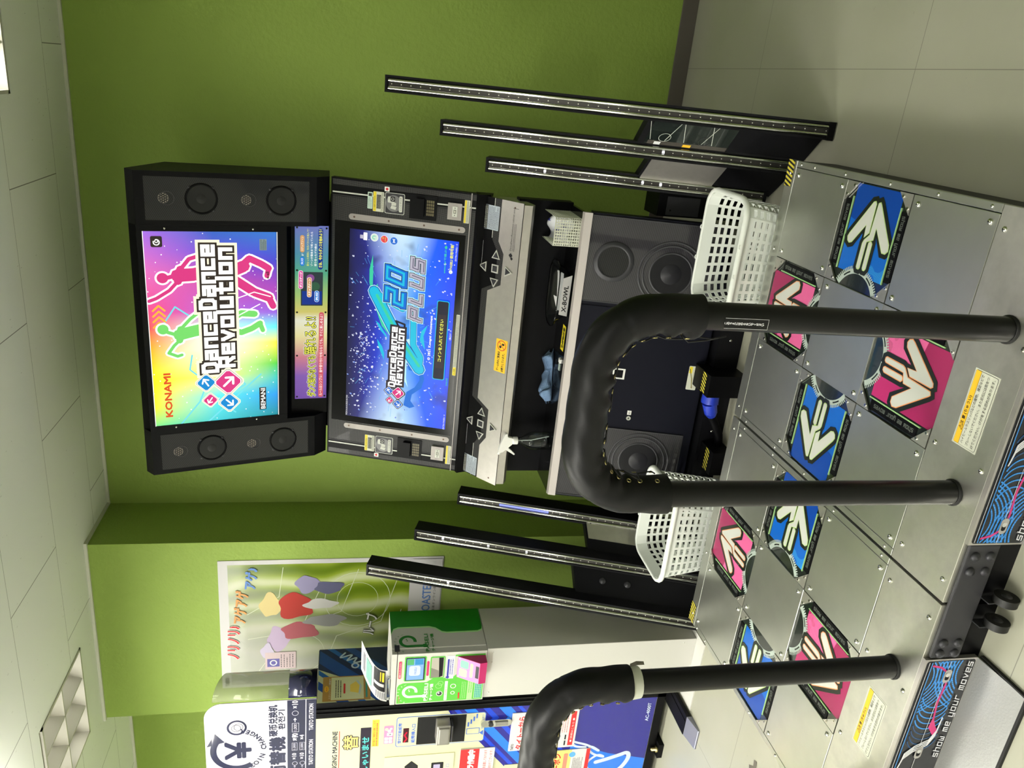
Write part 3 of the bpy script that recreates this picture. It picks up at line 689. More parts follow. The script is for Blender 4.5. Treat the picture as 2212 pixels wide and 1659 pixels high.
EYO = Em('backlit_amber', (250, 186, 60), 1.05); ECY = Em('backlit_cyan', (120, 226, 236), 1.0)
mb = MB(); g = G(mb, MQO+MQN*-.004, (1, 0, 0), MQU); Zq = mq
g.rect(-.392, Zq(1.634), .392, Zq(2.092), MARQ); g.up()
# soft diagonal streaks
for pts in ([(-.39, 2.0), (-.30, 1.93), (-.22, 1.90), (-.16, 1.96), (-.10, 1.95)], [(-.36, 1.80), (-.30, 1.86), (-.24, 1.76), (-.18, 1.80)], [(-.39, 1.90), (-.2, 1.70)], [(.02, 2.05), (.10, 2.0), (.06, 1.95)]):
    g.path([(x, Zq(z)) for x, z in pts], .006, ECY)
for k in range(4):                                                 # orange chevrons
    x = .02+.022*k; g.path([(x, Zq(2.075)), (x+.02, Zq(2.055)), (x, Zq(2.035))], .007, EYO)
g.up()
FIG1 = dict(head=((.213, 2.036), .020), caps=[([(.214, 2.02), (.222, 1.99)], .016), ([(.20, 1.985), (.245, 1.975)], .03), ([(.222, 1.985), (.225, 1.93), (.235, 1.89)], .05), ([(.20, 1.985), (.165, 2.015), (.135, 2.06), (.125, 2.085)], .013), ([(.245, 1.975), (.285, 1.945), (.30, 1.90)], .015),
            ([(.235, 1.80), (.255, 1.755)], .046), ([(.25, 1.77), (.285, 1.735), (.262, 1.69), (.245, 1.665)], .026), ([(.21, 1.80), (.18, 1.76), (.15, 1.72), (.125, 1.665)], .034), ([(.13, 1.668), (.09, 1.65)], .026), ([(.245, 1.665), (.215, 1.672)], .02)])
FIG2 = dict(head=((.012, 2.045), .020), caps=[([(.0, 2.03), (-.012, 2.0)], .014), ([(-.035, 1.99), (.01, 1.985)], .026), ([(-.012, 1.99), (.0, 1.94), (.01, 1.89)], .046), ([(-.035, 1.99), (-.055, 2.01), (-.085, 2.03), (-.10, 2.0), (-.095, 1.985)], .012), ([(.01, 1.985), (.05, 1.95), (.075, 1.92)], .013),
            ([(.0, 1.81), (-.015, 1.77), (.0, 1.73), (.02, 1.70)], .024), ([(.04, 1.81), (.065, 1.77), (.06, 1.72)], .026), ([(.02, 1.70), (-.01, 1.69)], .018)])
for F, m in ((FIG1, EPK), (FIG2, EGR)):
    (hx, hz), hr = F['head']; g.circ(hx, Zq(hz), hr+.007, EW, 18)
    for P, w in F['caps']: g.path([(x, Zq(z)) for x, z in P], w+.014, EW)
    g.up(); g.circ(hx, Zq(hz), hr, m, 18)
    for P, w in F['caps']: g.path([(x, Zq(z)) for x, z in P], w, m)
    g.up()
g.path([(.12, Zq(1.80)), (.15, Zq(1.72)), (.13, Zq(1.66))], .004, EW).path([(.05, Zq(1.79)), (.10, Zq(1.70))], .004, EW).up()
# logo
def ddr_logo(g, x0, x1, y0, y1, W, K, OUT, PK, BL, dia):
    """two lines of squared letters with outlines; x0..x1, y0..y1 box of the wording"""
    h = (y1-y0)*.45; sw = h*.29; yb = y0; yt = y1-h; w = x1-x0
    rows = (('DanceDance', x0-.004, yt, w*1.0), ('Revolution', x0+w*.03, yb, w*.94))
    for ex, m in ((.022, OUT), (.0095, K)):
        e = ex*(y1-y0)/.115
        for s, x, y, ww in rows: g.stroke(s, x, y, ww, h, sw+e*1.6, m, gap=.34)
        if m is K: g.rect(x0, yb+h*.3, x1-w*.02, yt+h*.3, K)
        g.up()
    for s, x, y, ww in rows: g.stroke(s, x, y, ww, h, sw, W, gap=.34)
    g.up()
    for (cx, cy, r, m, d) in dia:
        for e, mm in ((.30, OUT), (.14, K), (.10, W)): P = diamond(cx, cy, r*(1+e)); g.poly(P, mm); g.up(1)
        g.poly(diamond(cx, cy, r), m); g.up()
        dx, dy = d; L = math.hypot(dx, dy); dx, dy = dx/L, dy/L; q = r*.5
        tip = (cx+dx*q, cy+dy*q); tl = (cx-dx*q*.9, cy-dy*q*.9)
        g.path([tl, tip], r*.17, W)
        for s in (1, -1): g.path([tip, (tip[0]-dx*q*.75+s*dy*q*.75, tip[1]-dy*q*.75-s*dx*q*.75)], r*.17, W)
        g.l -= 4
    g.up(6)
def diamond(cx, cy, r):
    P = []
    for k in range(4):
        a = math.pi/2*k; d0 = (math.cos(a), math.sin(a)); pr = (math.cos(a-math.pi/2), math.sin(a-math.pi/2)); nx = (math.cos(a+math.pi/2), math.sin(a+math.pi/2))
        for q in (pr, nx): P.append((cx+r*(d0[0]*.88+q[0]*.12), cy+r*(d0[1]*.88+q[1]*.12)))
    return P
dz = lambda x, z, r, m, d: (x, Zq(z), r, m, d)
ddr_logo(g, -.168, .337, Zq(1.802), Zq(1.912), EW, EK, ECR, EPK, EBL,
         [dz(-.219, 1.905, .036, EBL, (1, .6)), dz(-.296, 1.892, .028, EPK, (-.9, .6)), dz(-.312, 1.822, .038, EBL, (-1, -1)), dz(-.222, 1.824, .053, EPK, (1, -1))])
g.text('KONAMI', -.352, Zq(2.030), .024, EOR, w=.184, bold=.0016)
g.rect(-.358, Zq(1.682), -.258, Zq(1.708), EK).up().text('BEMANI', -.354, Zq(1.686), .017, EW, w=.092, bold=.0005)
g.up(); g.rr(.331, Zq(2.030), .372, Zq(2.068), .006, EK).up().ring(.349, Zq(2.049), .008, .012, EW, 60, 380).ring(.353, Zq(2.049), .0035, .0065, EW, 0, 300)
g.rect(.318, Zq(1.672), .362, Zq(1.698), Em('rating_plate', (150, 170, 170), .7)).up().lines(.32, Zq(1.674), .36, Zq(1.696), 6, Em('rating_print', (70, 90, 90), .6))
g.text('e-all', .205, Zq(1.665), .012, EK, bold=.0004)
mq_o = mb.build('marquee_print', cab); mq_o['label'] = 'backlit rainbow marquee panel with game logo'
for z0, z1 in ((2.090, 2.0925), (1.6325, 1.635)):
    mb = MB(); slab(mb, -.40, .40, mq(z0), mq(z1), -.003, .0005, EW); mb.build('marquee_lamp_edge', cab)
# speakers beside the marquee
def woofer(par, c, r, Nn, U, deep=True):
    mb = MB(); c = Vector(c); mb.lathe(c+Nn*.0005, [(r*1.16, 0), (r*1.14, .0022), (r*1.03, .0028), (r*.99, .0008)], SATIN, 40, ax=Nn)
    mb.lathe(c+Nn*.0009, [(r*.99, 0), (.0001, 0)], mat('speaker_black', (8, 8, 9), .6), 40, ax=Nn, smooth=False)
    mb.lathe(c+Nn*.0011, [(r*.35, 0.0), (r*.28, .001), (.0001, .002)], mat('speaker_dome', (16, 16, 17), .5), 30, ax=Nn)
    for q in range(4):
        a = math.pi/4+q*math.pi/2; p = c+(Vector((1, 0, 0))*math.cos(a)+U*math.sin(a))*r*1.16; mb.lathe(p+Nn*.001, [(.006, 0), (.005, .0015), (.0001, .002)], GREYB, 10, ax=Nn)
    return mb.build('woofer', par)
def tweeter(par, c, Nn, U):
    mb = MB(); c = Vector(c)
    for k in range(-2, 3):
        for j2 in range(-2, 3):
            x, y = (k+.5*(j2 % 2))*.008, j2*.007
            if x*x+y*y < .0185**2: p = c+Vector((x, 0, 0))+U*y+Nn*.001; mb.lathe(p, [(.0022, 0), (.0001, 0)], mat('pale_dot', (150, 140, 130), .5), 8, ax=Nn, smooth=False)
    mb.lathe(c+U*-.012+Nn*.0012, [(.0255, 0), (.0235, .0006), (.0225, 0)], GREYB, 30, ax=Nn)
    mb.lathe(c+Nn*.0012, [(.0185, 0), (.0178, .0004), (.0172, 0)], mat('ring_grey', (110, 106, 104), .5), 30, ax=Nn)
    return mb.build('tweeter', par)
for s in (1, -1):
    mb = MB(); x0, x1 = sorted((s*.430, s*.586)); slab(mb, x0, x1, mq(1.514), mq(2.078), -.004, .0006, GRILL); gr = mb.build('speaker_grille', cab)
    for z in (1.894, 1.617): woofer(gr, MQO+Vector((s*.51, 0, 0))+MQU*mq(z)+MQN*.0006, .050, MQN, MQU)
    for z in (2.018, 1.742): tweeter(gr, MQO+Vector((s*.51, 0, 0))+MQU*mq(z)+MQN*.0006, MQN, MQU)
# instruction strip
m, nt, b, tc = nodes('instruction_print')
sx = N(nt, 'ShaderNodeSeparateXYZ'); nt.links.new(tc.outputs['Object'], sx.inputs[0])
gx = N(nt, 'ShaderNodeMapRange', i1=-.33, i2=.412); nt.links.new(sx.outputs['X'], gx.inputs[0])
c1 = ramp(nt, gx.outputs[0], [(0, (120, 70, 180)), (.14, (140, 90, 190)), (.25, (220, 130, 150)), (.38, (250, 240, 170)), (.47, (250, 250, 225)), (.52, (226, 214, 110)), (.62, (170, 210, 120)), (.74, (80, 180, 140)), (.85, (70, 150, 180)), (1, (110, 120, 200))])
nt.links.new(c1, b.inputs['Emission Color']); b.inputs['Emission Strength'].default_value = .78; b.inputs['Base Color'].default_value = (.02, .02, .02, 1); b.inputs['Roughness'].default_value = .12
IO = Vector((0, 1.7685, 1.440)); IU = Vector((0, -.022, .145)).normalized(); IN = Vector((1, 0, 0)).cross(IU)
mb = MB(); slab(mb, -.333, .413, 0, .131, 0, .006, MATS['instruction_print'], IO, IU, IN)
g = G(mb, IO+IN*.006, (1, 0, 0), IU)
YL = Em('sign_yellow', (240, 240, 90), .9); PKR = Em('sign_rose', (222, 96, 110), .8); BD = Em('sign_deep_blue', (20, 60, 160), .7); BB = Em('sign_bright_blue', (20, 130, 226), .85); SK = Em('sign_black_ink', (24, 26, 20), .5); TAN = Em('sign_tan', (226, 170, 110), .8); MG2 = Em('sign_magenta_lit', (226, 90, 170), .85)
g.rr(-.328, .014, .055, .034, .009, PKR).up(3).text('ルールはシンプル！ 曲や振り付けを知らなくても、すぐに楽しめるよ！', -.320, .018, .013, EW, maxw=.365)
g.l = 2
for mm, bd, lift in ((EW, .0042, 0), (SK, .0030, 1), (YL, .0005, 1)):
    g.up(lift); g.text('ダンス知らなくても', -.322, .046, .034, mm, w=.185, bold=bd).text('踊れるよ!!', -.130, .044, .048, mm, w=.165, bold=bd)
g.l = 1
g.rr(.083, .020, .225, .108, .003, Em('photo_dark', (52, 66, 70), .7)).up().rect(.088, .024, .145, .103, BD).circ(.165, .05, .018, Em('photo_leaf', (60, 110, 80), .6)).circ(.20, .07, .016, Em('photo_violet', (160, 90, 170), .6)).up()
for (x, y, w, c, s) in ((.155, .100, .075, MG2, 'ダンスゲージ'), (.12, .066, .082, TAN, 'ステップゾーン'), (.10, .036, .046, BB, '矢印')):
    g.rr(x-.001, y-.001, x+w+.001, y+.0175, .008, EW).up().rr(x, y, x+w, y+.0165, .0075, c).up().text(s, x+.006, y+.0035, .009, EW, w=w-.012, bold=.0003).up(-2)
g.up(); g.rr(.236, .0215, .405, .040, .009, BD).up(3).text('さあ、今からダンスを始めよう！', .245, .0245, .0135, YL, maxw=.155, bold=.0005)
g.text('振り合ったゲの曲は', .25, .046, .0095, EW, maxw=.14).text('ゾーンが最後まで続っていたら', .25, .061, .0095, EW, maxw=.15).text('重なった瞬間に 矢印パネルを踏んで！', .25, .076, .0095, YL, maxw=.15)
g.l -= 3
g.rr(.250, .094, .288, .111, .008, BB).rr(.305, .094, .375, .111, .008, TAN).up(3).text('矢印', .256, .098, .010, EW, w=.026).text('が', .291, .097, .009, EW).text('ステップゾーン', .311, .098, .010, EW, w=.058)
for x in (-.322, -.135, .055, .232, .405):
    for y in (.008, .123): g.circ(x, y, .0042, SK, 10)
io = mb.build('instruction_strip', cab); io['label'] = 'lit rainbow instruction strip under the marquee'

# monitor section
MO, MU = Vector((0, 1.602, .872)), Vector((0, .183, .56)).normalized(); MN = Vector((1, 0, 0)).cross(MU)
def S2(mb, x0, x1, t0, t1, d0, d1, m): slab(mb, x0, x1, t0, t1, d0, d1, m, MO, MU, MN)
def mt(z): return (z-.872)*1.052
mb = MB(); mb.prism([(-.50, y, z) for y, z in ((1.60, .80), (1.66, .86), (1.84, 1.44), (2.06, 1.44), (2.06, .55), (1.60, .55))], [(.50, y, z) for y, z in ((1.60, .80), (1.66, .86), (1.84, 1.44), (2.06, 1.44), (2.06, .55), (1.60, .55))], SATIN)
mb.box(-.45, .45, 1.62, 2.08, FLOOR, .56, SATIN); mb.build('rear_body', cab)
mb = MB(); S2(mb, -.607, .607, -.004, mt(1.432), -.035, -.001, SATIN); mb.build('monitor_box', cab)
mb = MB(); S2(mb, -.600, .600, .002, mt(1.426), -.001, 0, WEAVE)
g = G(mb, MO, (1, 0, 0), MU)
for s in (1, -1):
    for (a, b2, m) in ((.560, .580, SATIN), (.535, .560, SATIN)): x0, x1 = sorted((s*a, s*b2)); g.rect(x0, .002, x1, mt(1.426), m)
    g.up(); x0, x1 = sorted((s*.548, s*.5535)); g.rect(x0, .002, x1, mt(1.426), ARW); x0, x1 = sorted((s*.5375, s*.540)); g.rect(x0, .002, x1, mt(1.426), GREYB); g.up(-1)
g.rect(-.44, .035, .44, mt(1.415), BEZ); g.up().rect(-.432, .043, .432, mt(1.40), BEZ)
pn = mb.build('monitor_bezel', cab)
# game screen
m, nt, b, tc = nodes('game_screen')
sx = N(nt, 'ShaderNodeSeparateXYZ'); nt.links.new(tc.outputs['Object'], sx.inputs[0])
gz = N(nt, 'ShaderNodeMapRange', i1=.928-FLOOR, i2=1.354-FLOOR); nt.links.new(sx.outputs['Z'], gz.inputs[0])
c1 = ramp(nt, gz.outputs[0], [(0, (0, 60, 232)), (.25, (0, 92, 245)), (.42, (20, 140, 240)), (.58, (24, 100, 230)), (.72, (24, 50, 190)), (.86, (28, 32, 120)), (1, (16, 16, 60))])
ax = mth(nt, 'ABSOLUTE', sx.outputs['X'])
e1 = N(nt, 'ShaderNodeMapRange', i1=.12, i2=.42, i3=.25, i4=.95); nt.links.new(ax, e1.inputs[0])
dz2 = mth(nt, 'ABSOLUTE', mth(nt, 'SUBTRACT', sx.outputs['Z'], 1.155-FLOOR))
wd3 = mth(nt, 'MULTIPLY_ADD', ax, .24, .05)
e2 = mth(nt, 'SUBTRACT', 1.0, mth(nt, 'MINIMUM', mth(nt, 'DIVIDE', dz2, wd3), 1.0))
c1 = mixc(nt, mth(nt, 'MULTIPLY', mth(nt, 'SMOOTH_MIN', e2, .9, .2), e1.outputs[0]), c1, lin((214, 240, 240)))
nz = N(nt, 'ShaderNodeTexNoise'); nz.inputs['Scale'].default_value = 9; nt.links.new(tc.outputs['Object'], nz.inputs['Vector'])
f = N(nt, 'ShaderNodeMapRange', i1=.58, i2=.72, i4=.5); nt.links.new(nz.outputs['Fac'], f.inputs[0])
c1 = mixc(nt, f.outputs[0], c1, lin((20, 24, 90)))
nt.links.new(c1, b.inputs['Emission Color']); b.inputs['Emission Strength'].default_value = 1.15; b.inputs['Base Color'].default_value = (.01, .01, .01, 1); b.inputs['Roughness'].default_value = .3; b.inputs['Specular IOR Level'].default_value = .15
mb = MB(); g = G(mb, MO+MN*.0004, (1, 0, 0), MU); g.l = 3
SX0, SX1, SY0, SY1 = -.412, .412, .0595, .508
g.rect(SX0, SY0, SX1, SY1, m); g.up()
FLK = Em('flake', (226, 232, 250), .9); FLK2 = Em('flake_blue', (110, 150, 240), .8); LST = Em('light_streak', (90, 190, 250), .8)
rnd = random.Random(5)
for k in range(90):
    a = rnd.uniform(0, 6.283); r = rnd.uniform(.12, .42); x, y = r*math.cos(a), .285+r*.6*math.sin(a); L = rnd.uniform(.015, .05)
    if abs(x)+abs(L) < .39 and SY0+.03 < y < SY1-.03: g.path([(x, y), (x+L*math.cos(a), y+L*.6*math.sin(a))], .0011, LST)
for k in range(520):
    a = rnd.uniform(0, 6.283); r = rnd.uniform(.05, .45)**.8; x, y = r*math.cos(a), .285+r*.62*math.sin(a)
    if rnd.random() < .35: x, y = rnd.gauss(-.12, .12), rnd.gauss(.43, .035)
    if not (SX0+.008 < x < SX1-.008 and SY0+.006 < y < SY1-.006): continue
    s = rnd.uniform(.0012, .0048); q = rnd.uniform(0, 1.6); c = math.cos(q)*s; d = math.sin(q)*s
    g.poly([(x+c, y+d), (x-d, y+c), (x-c, y-d), (x+d, y-c)], FLK if rnd.random() < .8 else FLK2)
    if s > .003: g.poly([(x+c*1.6, y+d*1.6), (x+c*.8-d*1.1, y+d*.8+c*1.1), (x-d*.4, y+c*.4)], FLK)
g.up()
TEAL = Em('screen_teal', (60, 214, 170), .85); CY = Em('screen_cyan', (20, 196, 232), .9); BL1 = Em('screen_blue', (0, 110, 220), .9); BL2 = Em('screen_deep', (14, 50, 170), .85); LC = Em('screen_light', (190, 240, 250), 1.0); SIL = Em('screen_silver', (190, 186, 204), .9); SIL2 = Em('screen_silver_dark', (110, 106, 130), .8); DK = Em('screen_dark', (18, 22, 50), .6)
g.poly([(.317, .409), (.254, .421), (.20, .42), (.12, .40), (.02, .36), (-.02, .32), (.06, .355), (.15, .378), (.20, .385), (.166, .405), (.24, .405)], TEAL)
g.poly([(.04, .388), (.03, .372), (-.02, .338), (-.035, .33), (.0, .365)], CY).poly([(-.04, .378), (-.07, .372), (-.13, .345), (-.10, .345), (-.07, .355)], CY)
g.poly([(-.06, .29), (-.10, .25), (-.16, .235), (-.165, .19), (-.20, .186), (-.235, .205), (-.262, .24), (-.29, .245), (-.325, .25), (-.335, .222), (-.325, .20), (-.30, .22), (-.27, .215), (-.235, .175), (-.19, .165), (-.14, .18), (-.05, .23)], BL1)
g.poly([(-.03, .26), (-.075, .235), (-.12, .262), (-.19, .262), (-.24, .235), (-.20, .245), (-.13, .246), (-.08, .222), (-.02, .24)], LC)
g.poly([(-.06, .17), (-.02, .195), (.02, .19), (.05, .165), (.0, .18)], CY); g.up()
# big A20 mark: outline plates then fills
def plates(P, mm): 
    for d, m3 in ((.006, LC), (.0025, BL2)): g.poly(grow(P, d), m3); g.up()
    g.poly(P, mm); g.l -= 2
AP = [[(-.150, .190), (-.02, .290), (.165, .398)], [(.165, .398), (.135, .345), (.105, .275)], [(-.150, .190), (-.095, .188), (-.045, .222), (.06, .226)]]
for wdt, mm in ((.056, LC), (.050, BL2), (.044, CY)):
    for P in AP[:1]: g.path(P, wdt, mm, False)
    for P in AP[1:]: g.path(P, wdt*.55, mm, False)
    g.up()
g.path([(-.135, .192), (-.02, .282), (.150, .385)], .012, TEAL).path([(-.02, .262), (.05, .300), (.04, .262), (-.02, .262)], .008, DK).up()
for wdt, mm in ((.034, LC), (.029, DK), (.024, BL1)):
    g.stroke('20', .118, .272, .135, .072, wdt, mm, shear=.30, gap=.42); g.up()
g.stroke('20', .120, .276, .135, .070, .009, CY, shear=.30, gap=.42).up()
for e, mm in ((.028, LC), (.022, DK), (.0175, SIL)): g.stroke('PLUS', .066, .198, .245, .045, e, mm, shear=.25, gap=.42); g.up()
g.stroke('PLUS', .066, .195, .245, .045, .004, SIL2, shear=.25, gap=.42).up()
EW2 = Em('screen_white', (250, 250, 250), 1.0); EK2 = Em('screen_ink', (44, 34, 44), .8)
PK2 = Em('screen_pink', (214, 40, 124), .95); B3 = Em('screen_arrow_blue', (40, 110, 210), .95)
g.up(1)
ddr_logo(g, -.238, .026, .263, .318, EW2, EK2, EK2, PK2, B3, [(-.265, .316, .019, B3, (1, .6)), (-.308, .310, .016, PK2, (-.9, .6)), (-.322, .274, .020, B3, (-1, -1)), (-.270, .275, .028, PK2, (1, -1))])
g.text('© 2021 Konami Amusement', -.10, .145, .011, EW2, w=.195, bold=.0004)
g.rr(-.182, .078, .164, .130, .008, CY).up().rr(-.179, .081, .161, .127, .007, DK).up().rect(-.130, .088, .105, .120, EK2).up()
g.text('コインを入れてください', -.10, .0975, .0145, YL, w=.185, bold=.0006)
g.text('eemodoで遊ぶ♣', .28, .104, .010, TEAL, w=.112, bold=.0003)
g.circ(.288, .083, .0075, EW2).up().text('P', .285, .079, .008, TEAL).text('PASELI 使用可能', .298, .0775, .0125, YL, w=.10, bold=.0005)
g.text('CREDIT : 0', .0, .0615, .0065, EW2, maxw=.06).text('EXTRA PASELI : 0', -.408, .0625, .0065, EW2, maxw=.07).text('EXTRA PASELI : 0', .335, .0625, .0065, EW2, maxw=.07).text('ONLINE', -.205, .0625, .007, Em('screen_green', (20, 220, 80), .9), maxw=.035)
g.text('MDX:A:A:A:2022101700', -.405, .497, .0065, EW2, maxw=.11)
g.circ(.389, .403, .016, EW2).up().circ(.389, .403, .0145, Em('screen_pale', (216, 236, 220), .9)).up().ring(.389, .404, .005, .0075, TEAL, -60, 220)
g.circ(.387, .362, .0155, EW2).up().circ(.387, .362, .014, Em('screen_red', (226, 50, 80), .95)).up().text('一部', .3775, .364, .007, YL, w=.019).text('対応', .3775, .354, .007, YL, w=.019)
g.circ(.385, .322, .0145, B3).up().path([(.378, .318), (.392, .326)], .003, EW2).path([(.378, .325), (.392, .319)], .003, EW2)
g.rr(.374, .432, .405, .448, .002, EW2).rr(.379, .446, .394, .462, .002, SIL)
scn = mb.build('game_screen', cab); scn['label'] = 'lit blue game screen'
# strips, stickers, readers
for s in (1, -1):
    mb = MB(); x0, x1 = sorted((s*.448, s*.472)); g = G(mb, MO+MN*.0018, (1, 0, 0), MU)
    S2(mb, x0, x1, mt(.920), mt(1.349), 0, .0018, STRIP); g.circ(s*.46, mt(.920), .012, STRIP).circ(s*.46, mt(1.349), .012, STRIP).up()
    for z in (.932, 1.067, 1.204, 1.339): g.circ(s*.46, mt(z), .0042, mat('brown_screw', (92, 76, 66), .5, .6), 12)
    mb.build('aluminium_strip', cab)
    # caution stickers and touch icon
    g = G(MB(), MO+MN*.0006, (1, 0, 0), MU); xa, xb = sorted((s*.492, s*.570))
    g.rr(xa, mt(1.226), xb, mt(1.268), .003, IVORY).up().rect(xa+.001, mt(1.256), xb-.001, mt(1.267), YEL).rect(xa+.012, mt(1.238), xb-.012, mt(1.254), INK).up().text('⚠ 注意 CAUTION', xa+.004, mt(1.258), .007, INK, maxw=.06).lines(xa+.014, mt(1.239), xb-.014, mt(1.253), 3, IVORY, .3).lines(xa+.003, mt(1.228), xb-.003, mt(1.237), 2, GREYB, .4)
    g.mb.build('caution_sticker', cab)
    g = G(MB(), MO+MN*.0012, (1, 0, 0), MU)
    g.rr(xa-.002, mt(1.146), xb+.002, mt(1.222), .006, ARW).up().rr(xa, mt(1.148), xb, mt(1.220), .005, GREYB).up().circ((xa+xb)/2, mt(1.188), .032, mat('mid_grey', (112, 112, 114), .4), 28).up()
    g.rr((xa+xb)/2+.002, mt(1.185), (xa+xb)/2+.026, mt(1.211), .004, ARW).up().rr((xa+xb)/2+.007, mt(1.183), (xa+xb)/2+.027, mt(1.201), .004, INK).up().ring((xa+xb)/2+.017, mt(1.192), .004, .0058, ARW, 40, 380)
    g.poly([((xa+xb)/2-.024, mt(1.180)), ((xa+xb)/2-.012, mt(1.176)), ((xa+xb)/2-.008, mt(1.196)), ((xa+xb)/2-.02, mt(1.200))], ARW).rr((xa+xb)/2-.008, mt(1.178), (xa+xb)/2+.004, mt(1.196), .003, ARW)
    g.rr(xa+.008, mt(1.154), xb-.008, mt(1.167), .005, ARW).up().text('ここにタッチ', xa+.014, mt(1.157), .008, INK, maxw=.055)
    g.mb.build('touch_icon', cab)
    g = G(MB(), MO+MN*.0012, (1, 0, 0), MU); xr = s*.584
    g.rr(xr-.009, mt(1.206), xr+.009, mt(1.225), .002, WHITE).up().circ(xr, mt(1.2155), .0055, RED); g.mb.build('small_sticker', cab)
    # card reader with keypad
    mb = MB(); x0, x1 = sorted((s*.482, s*.578)); S2(mb, x0, x1, mt(1.022), mt(1.126), 0, .0035, SATIN); rd = mb.build('card_reader', cab, bevel=.0015)
    mb = MB(); S2(mb, x0+.014, x1-.014, mt(1.068), mt(1.10), .0035, .018, SATIN); mb.build('card_slot', rd, bevel=.002)
    g = G(MB(), MO+MN*.0037, (1, 0, 0), MU); S2(g.mb, x0+.014, x1-.010, mt(1.030), mt(1.064), .0035, .0042, SATIN); g.O = MO+MN*.0043
    for i in range(5):
        for j2 in range(4): g.rr(x0+.018+.0125*i, mt(1.032)+.008*j2, x0+.028+.0125*i, mt(1.038)+.008*j2, .001, mat('key_gold', (92, 84, 56), .4))
    g.mb.build('keypad', rd)
    # headphone socket block
    mb = MB(); x0, x1 = sorted((s*.497, s*.562)); S2(mb, x0, x1, mt(.926), mt(.979), 0, .010, STRIP)
    hp = mb.build('socket_block', cab, bevel=.004); g = G(MB(), MO+MN*.0102, (1, 0, 0), MU)
    S2(g.mb, (x0+x1)/2-.020, (x0+x1)/2+.020, mt(.942), mt(.961), .010, .0115, ARW); g.O = MO+MN*.0117; c = (x0+x1)/2
    g.rect(c-.007, mt(.947), c+.007, mt(.956), INK).up().rect(c-.005, mt(.949), c+.005, mt(.954), IVORY).circ(c-.014, mt(.9515), .002, INK, 8).circ(c+.014, mt(.9515), .002, INK, 8); g.mb.build('socket', hp)
    g = G(MB(), MO+MN*.0006, (1, 0, 0), MU); x0, x1 = sorted((s*.488, s*.578))
    g.rr(x0, mt(.897), x1, mt(.918), .002, IVORY).up().rect(x0+.001, mt(.910), x1-.001, mt(.917), YEL).up().lines(x0+.003, mt(.899), x1-.003, mt(.909), 3, GREYB, .35); g.mb.build('socket_sticker', cab)
g = G(MB(), MO+MN*.0008, (1, 0, 0), MU)
g.rr(.500, mt(1.270), .565, mt(1.289), .002, mat('pale_green_label', (196, 220, 206), .5)).up().rect(.549, mt(1.273), .561, mt(1.286), GREYB).lines(.503, mt(1.273), .545, mt(1.287), 3, GREYB, .35); g.mb.build('small_label', cab)
g = G(MB(), MO+MN*.0008, (1, 0, 0), MU)
g.rr(-.157, .032, .112, .0465, .003, IVORY).up().rect(-.156, .0325, -.120, .046, YEL).up().text('⚠注意', -.152, .0355, .008, INK, maxw=.03).lines(-.116, .034, .108, .045, 2, GREYB, .4); g.mb.build('screen_caution_label', cab)
mb = MB(); S2(mb, -.607, .607, .020, .0235, -.002, .004, STRIP); mb.build('clear_ledge', cab)
# bottom ledge between monitor and control panel
mb = MB(); mb.prism([(-.607, 1.602, .875), (-.607, 1.66, .87), (-.607, 1.66, .80), (-.607, 1.60, .82), (-.607, 1.585, .868)], [(.607, 1.602, .875), (.607, 1.66, .87), (.607, 1.66, .80), (.607, 1.60, .82), (.607, 1.585, .868)], SATIN); mb.build('rear_ledge', cab)

# control panel
CO = Vector((0, 1.460, .715)); CU = Vector((0, .168, .151)).normalized(); CN = Vector((1, 0, 0)).cross(CU); CL = .2259
def S3(mb, x0, x1, t0, t1, d0, d1, m): slab(mb, x0, x1, t0, t1, d0, d1, m, CO, CU, CN)
mb = MB(); mb.prism([(-.596, 1.463, .712), (-.596, 1.463, .680), (-.596, 1.49, .665), (-.596, 1.66, .70), (-.596, 1.66, .83), (-.596, 1.63, .862)], [(.596, 1.463, .712), (.596, 1.463, .680), (.596, 1.49, .665), (.596, 1.66, .70), (.596, 1.66, .83), (.596, 1.63, .862)], ALU); mb.build('control_panel_body', cab)
mb = MB(); S3(mb, -.602, .602, 0, CL, -.004, 0, SATIN); g = G(mb, CO, (1, 0, 0), CU)
def band(t0, m, x=.602): 
    bx = [(.602, .085), (.44, .085), (.395, .055), (.27, .055), (.235, .118), (-.235, .118), (-.27, .055), (-.40, .055), (-.445, .085), (-.602, .085)]
    return [(a, b2+t0) for a, b2 in bx]
g.poly(band(.050, None)+[(-.602, 0), (.602, 0)], WEAVE).up().poly(band(.020, None)+[(-.602, 0), (.602, 0)], ALU)
for s in (1, -1): x0, x1 = sorted((s*.448, s*.602)); g.rect(x0, .137, x1, .1395, ARW)
g.up().stroke('PLAYER 2', .338, .184, .088, .015, .0018, LILAC, shear=.25).stroke('PLAYER 1', -.462, .184, .088, .015, .0018, LILAC, shear=.25)
g.path([(.335, .180), (.43, .180)], .0008, LILAC).path([(-.465, .180), (-.37, .180)], .0008, LILAC)
g.poly(diamond(.397, .040, .010), INK).poly(diamond(.385, .034, .007), INK).text('DanceDanceRevolution cabinet unit', .415, .039, .008, INK, w=.16).lines(.415, .024, .52, .036, 2, INK, .35).rect(.577, .022, .5785, .048, INK)
for x in (.58, -.58): g.circ(x, .040, .004, mat('brown_screw2', (92, 70, 60), .5, .5), 10)
cp = mb.build('control_panel', cab)
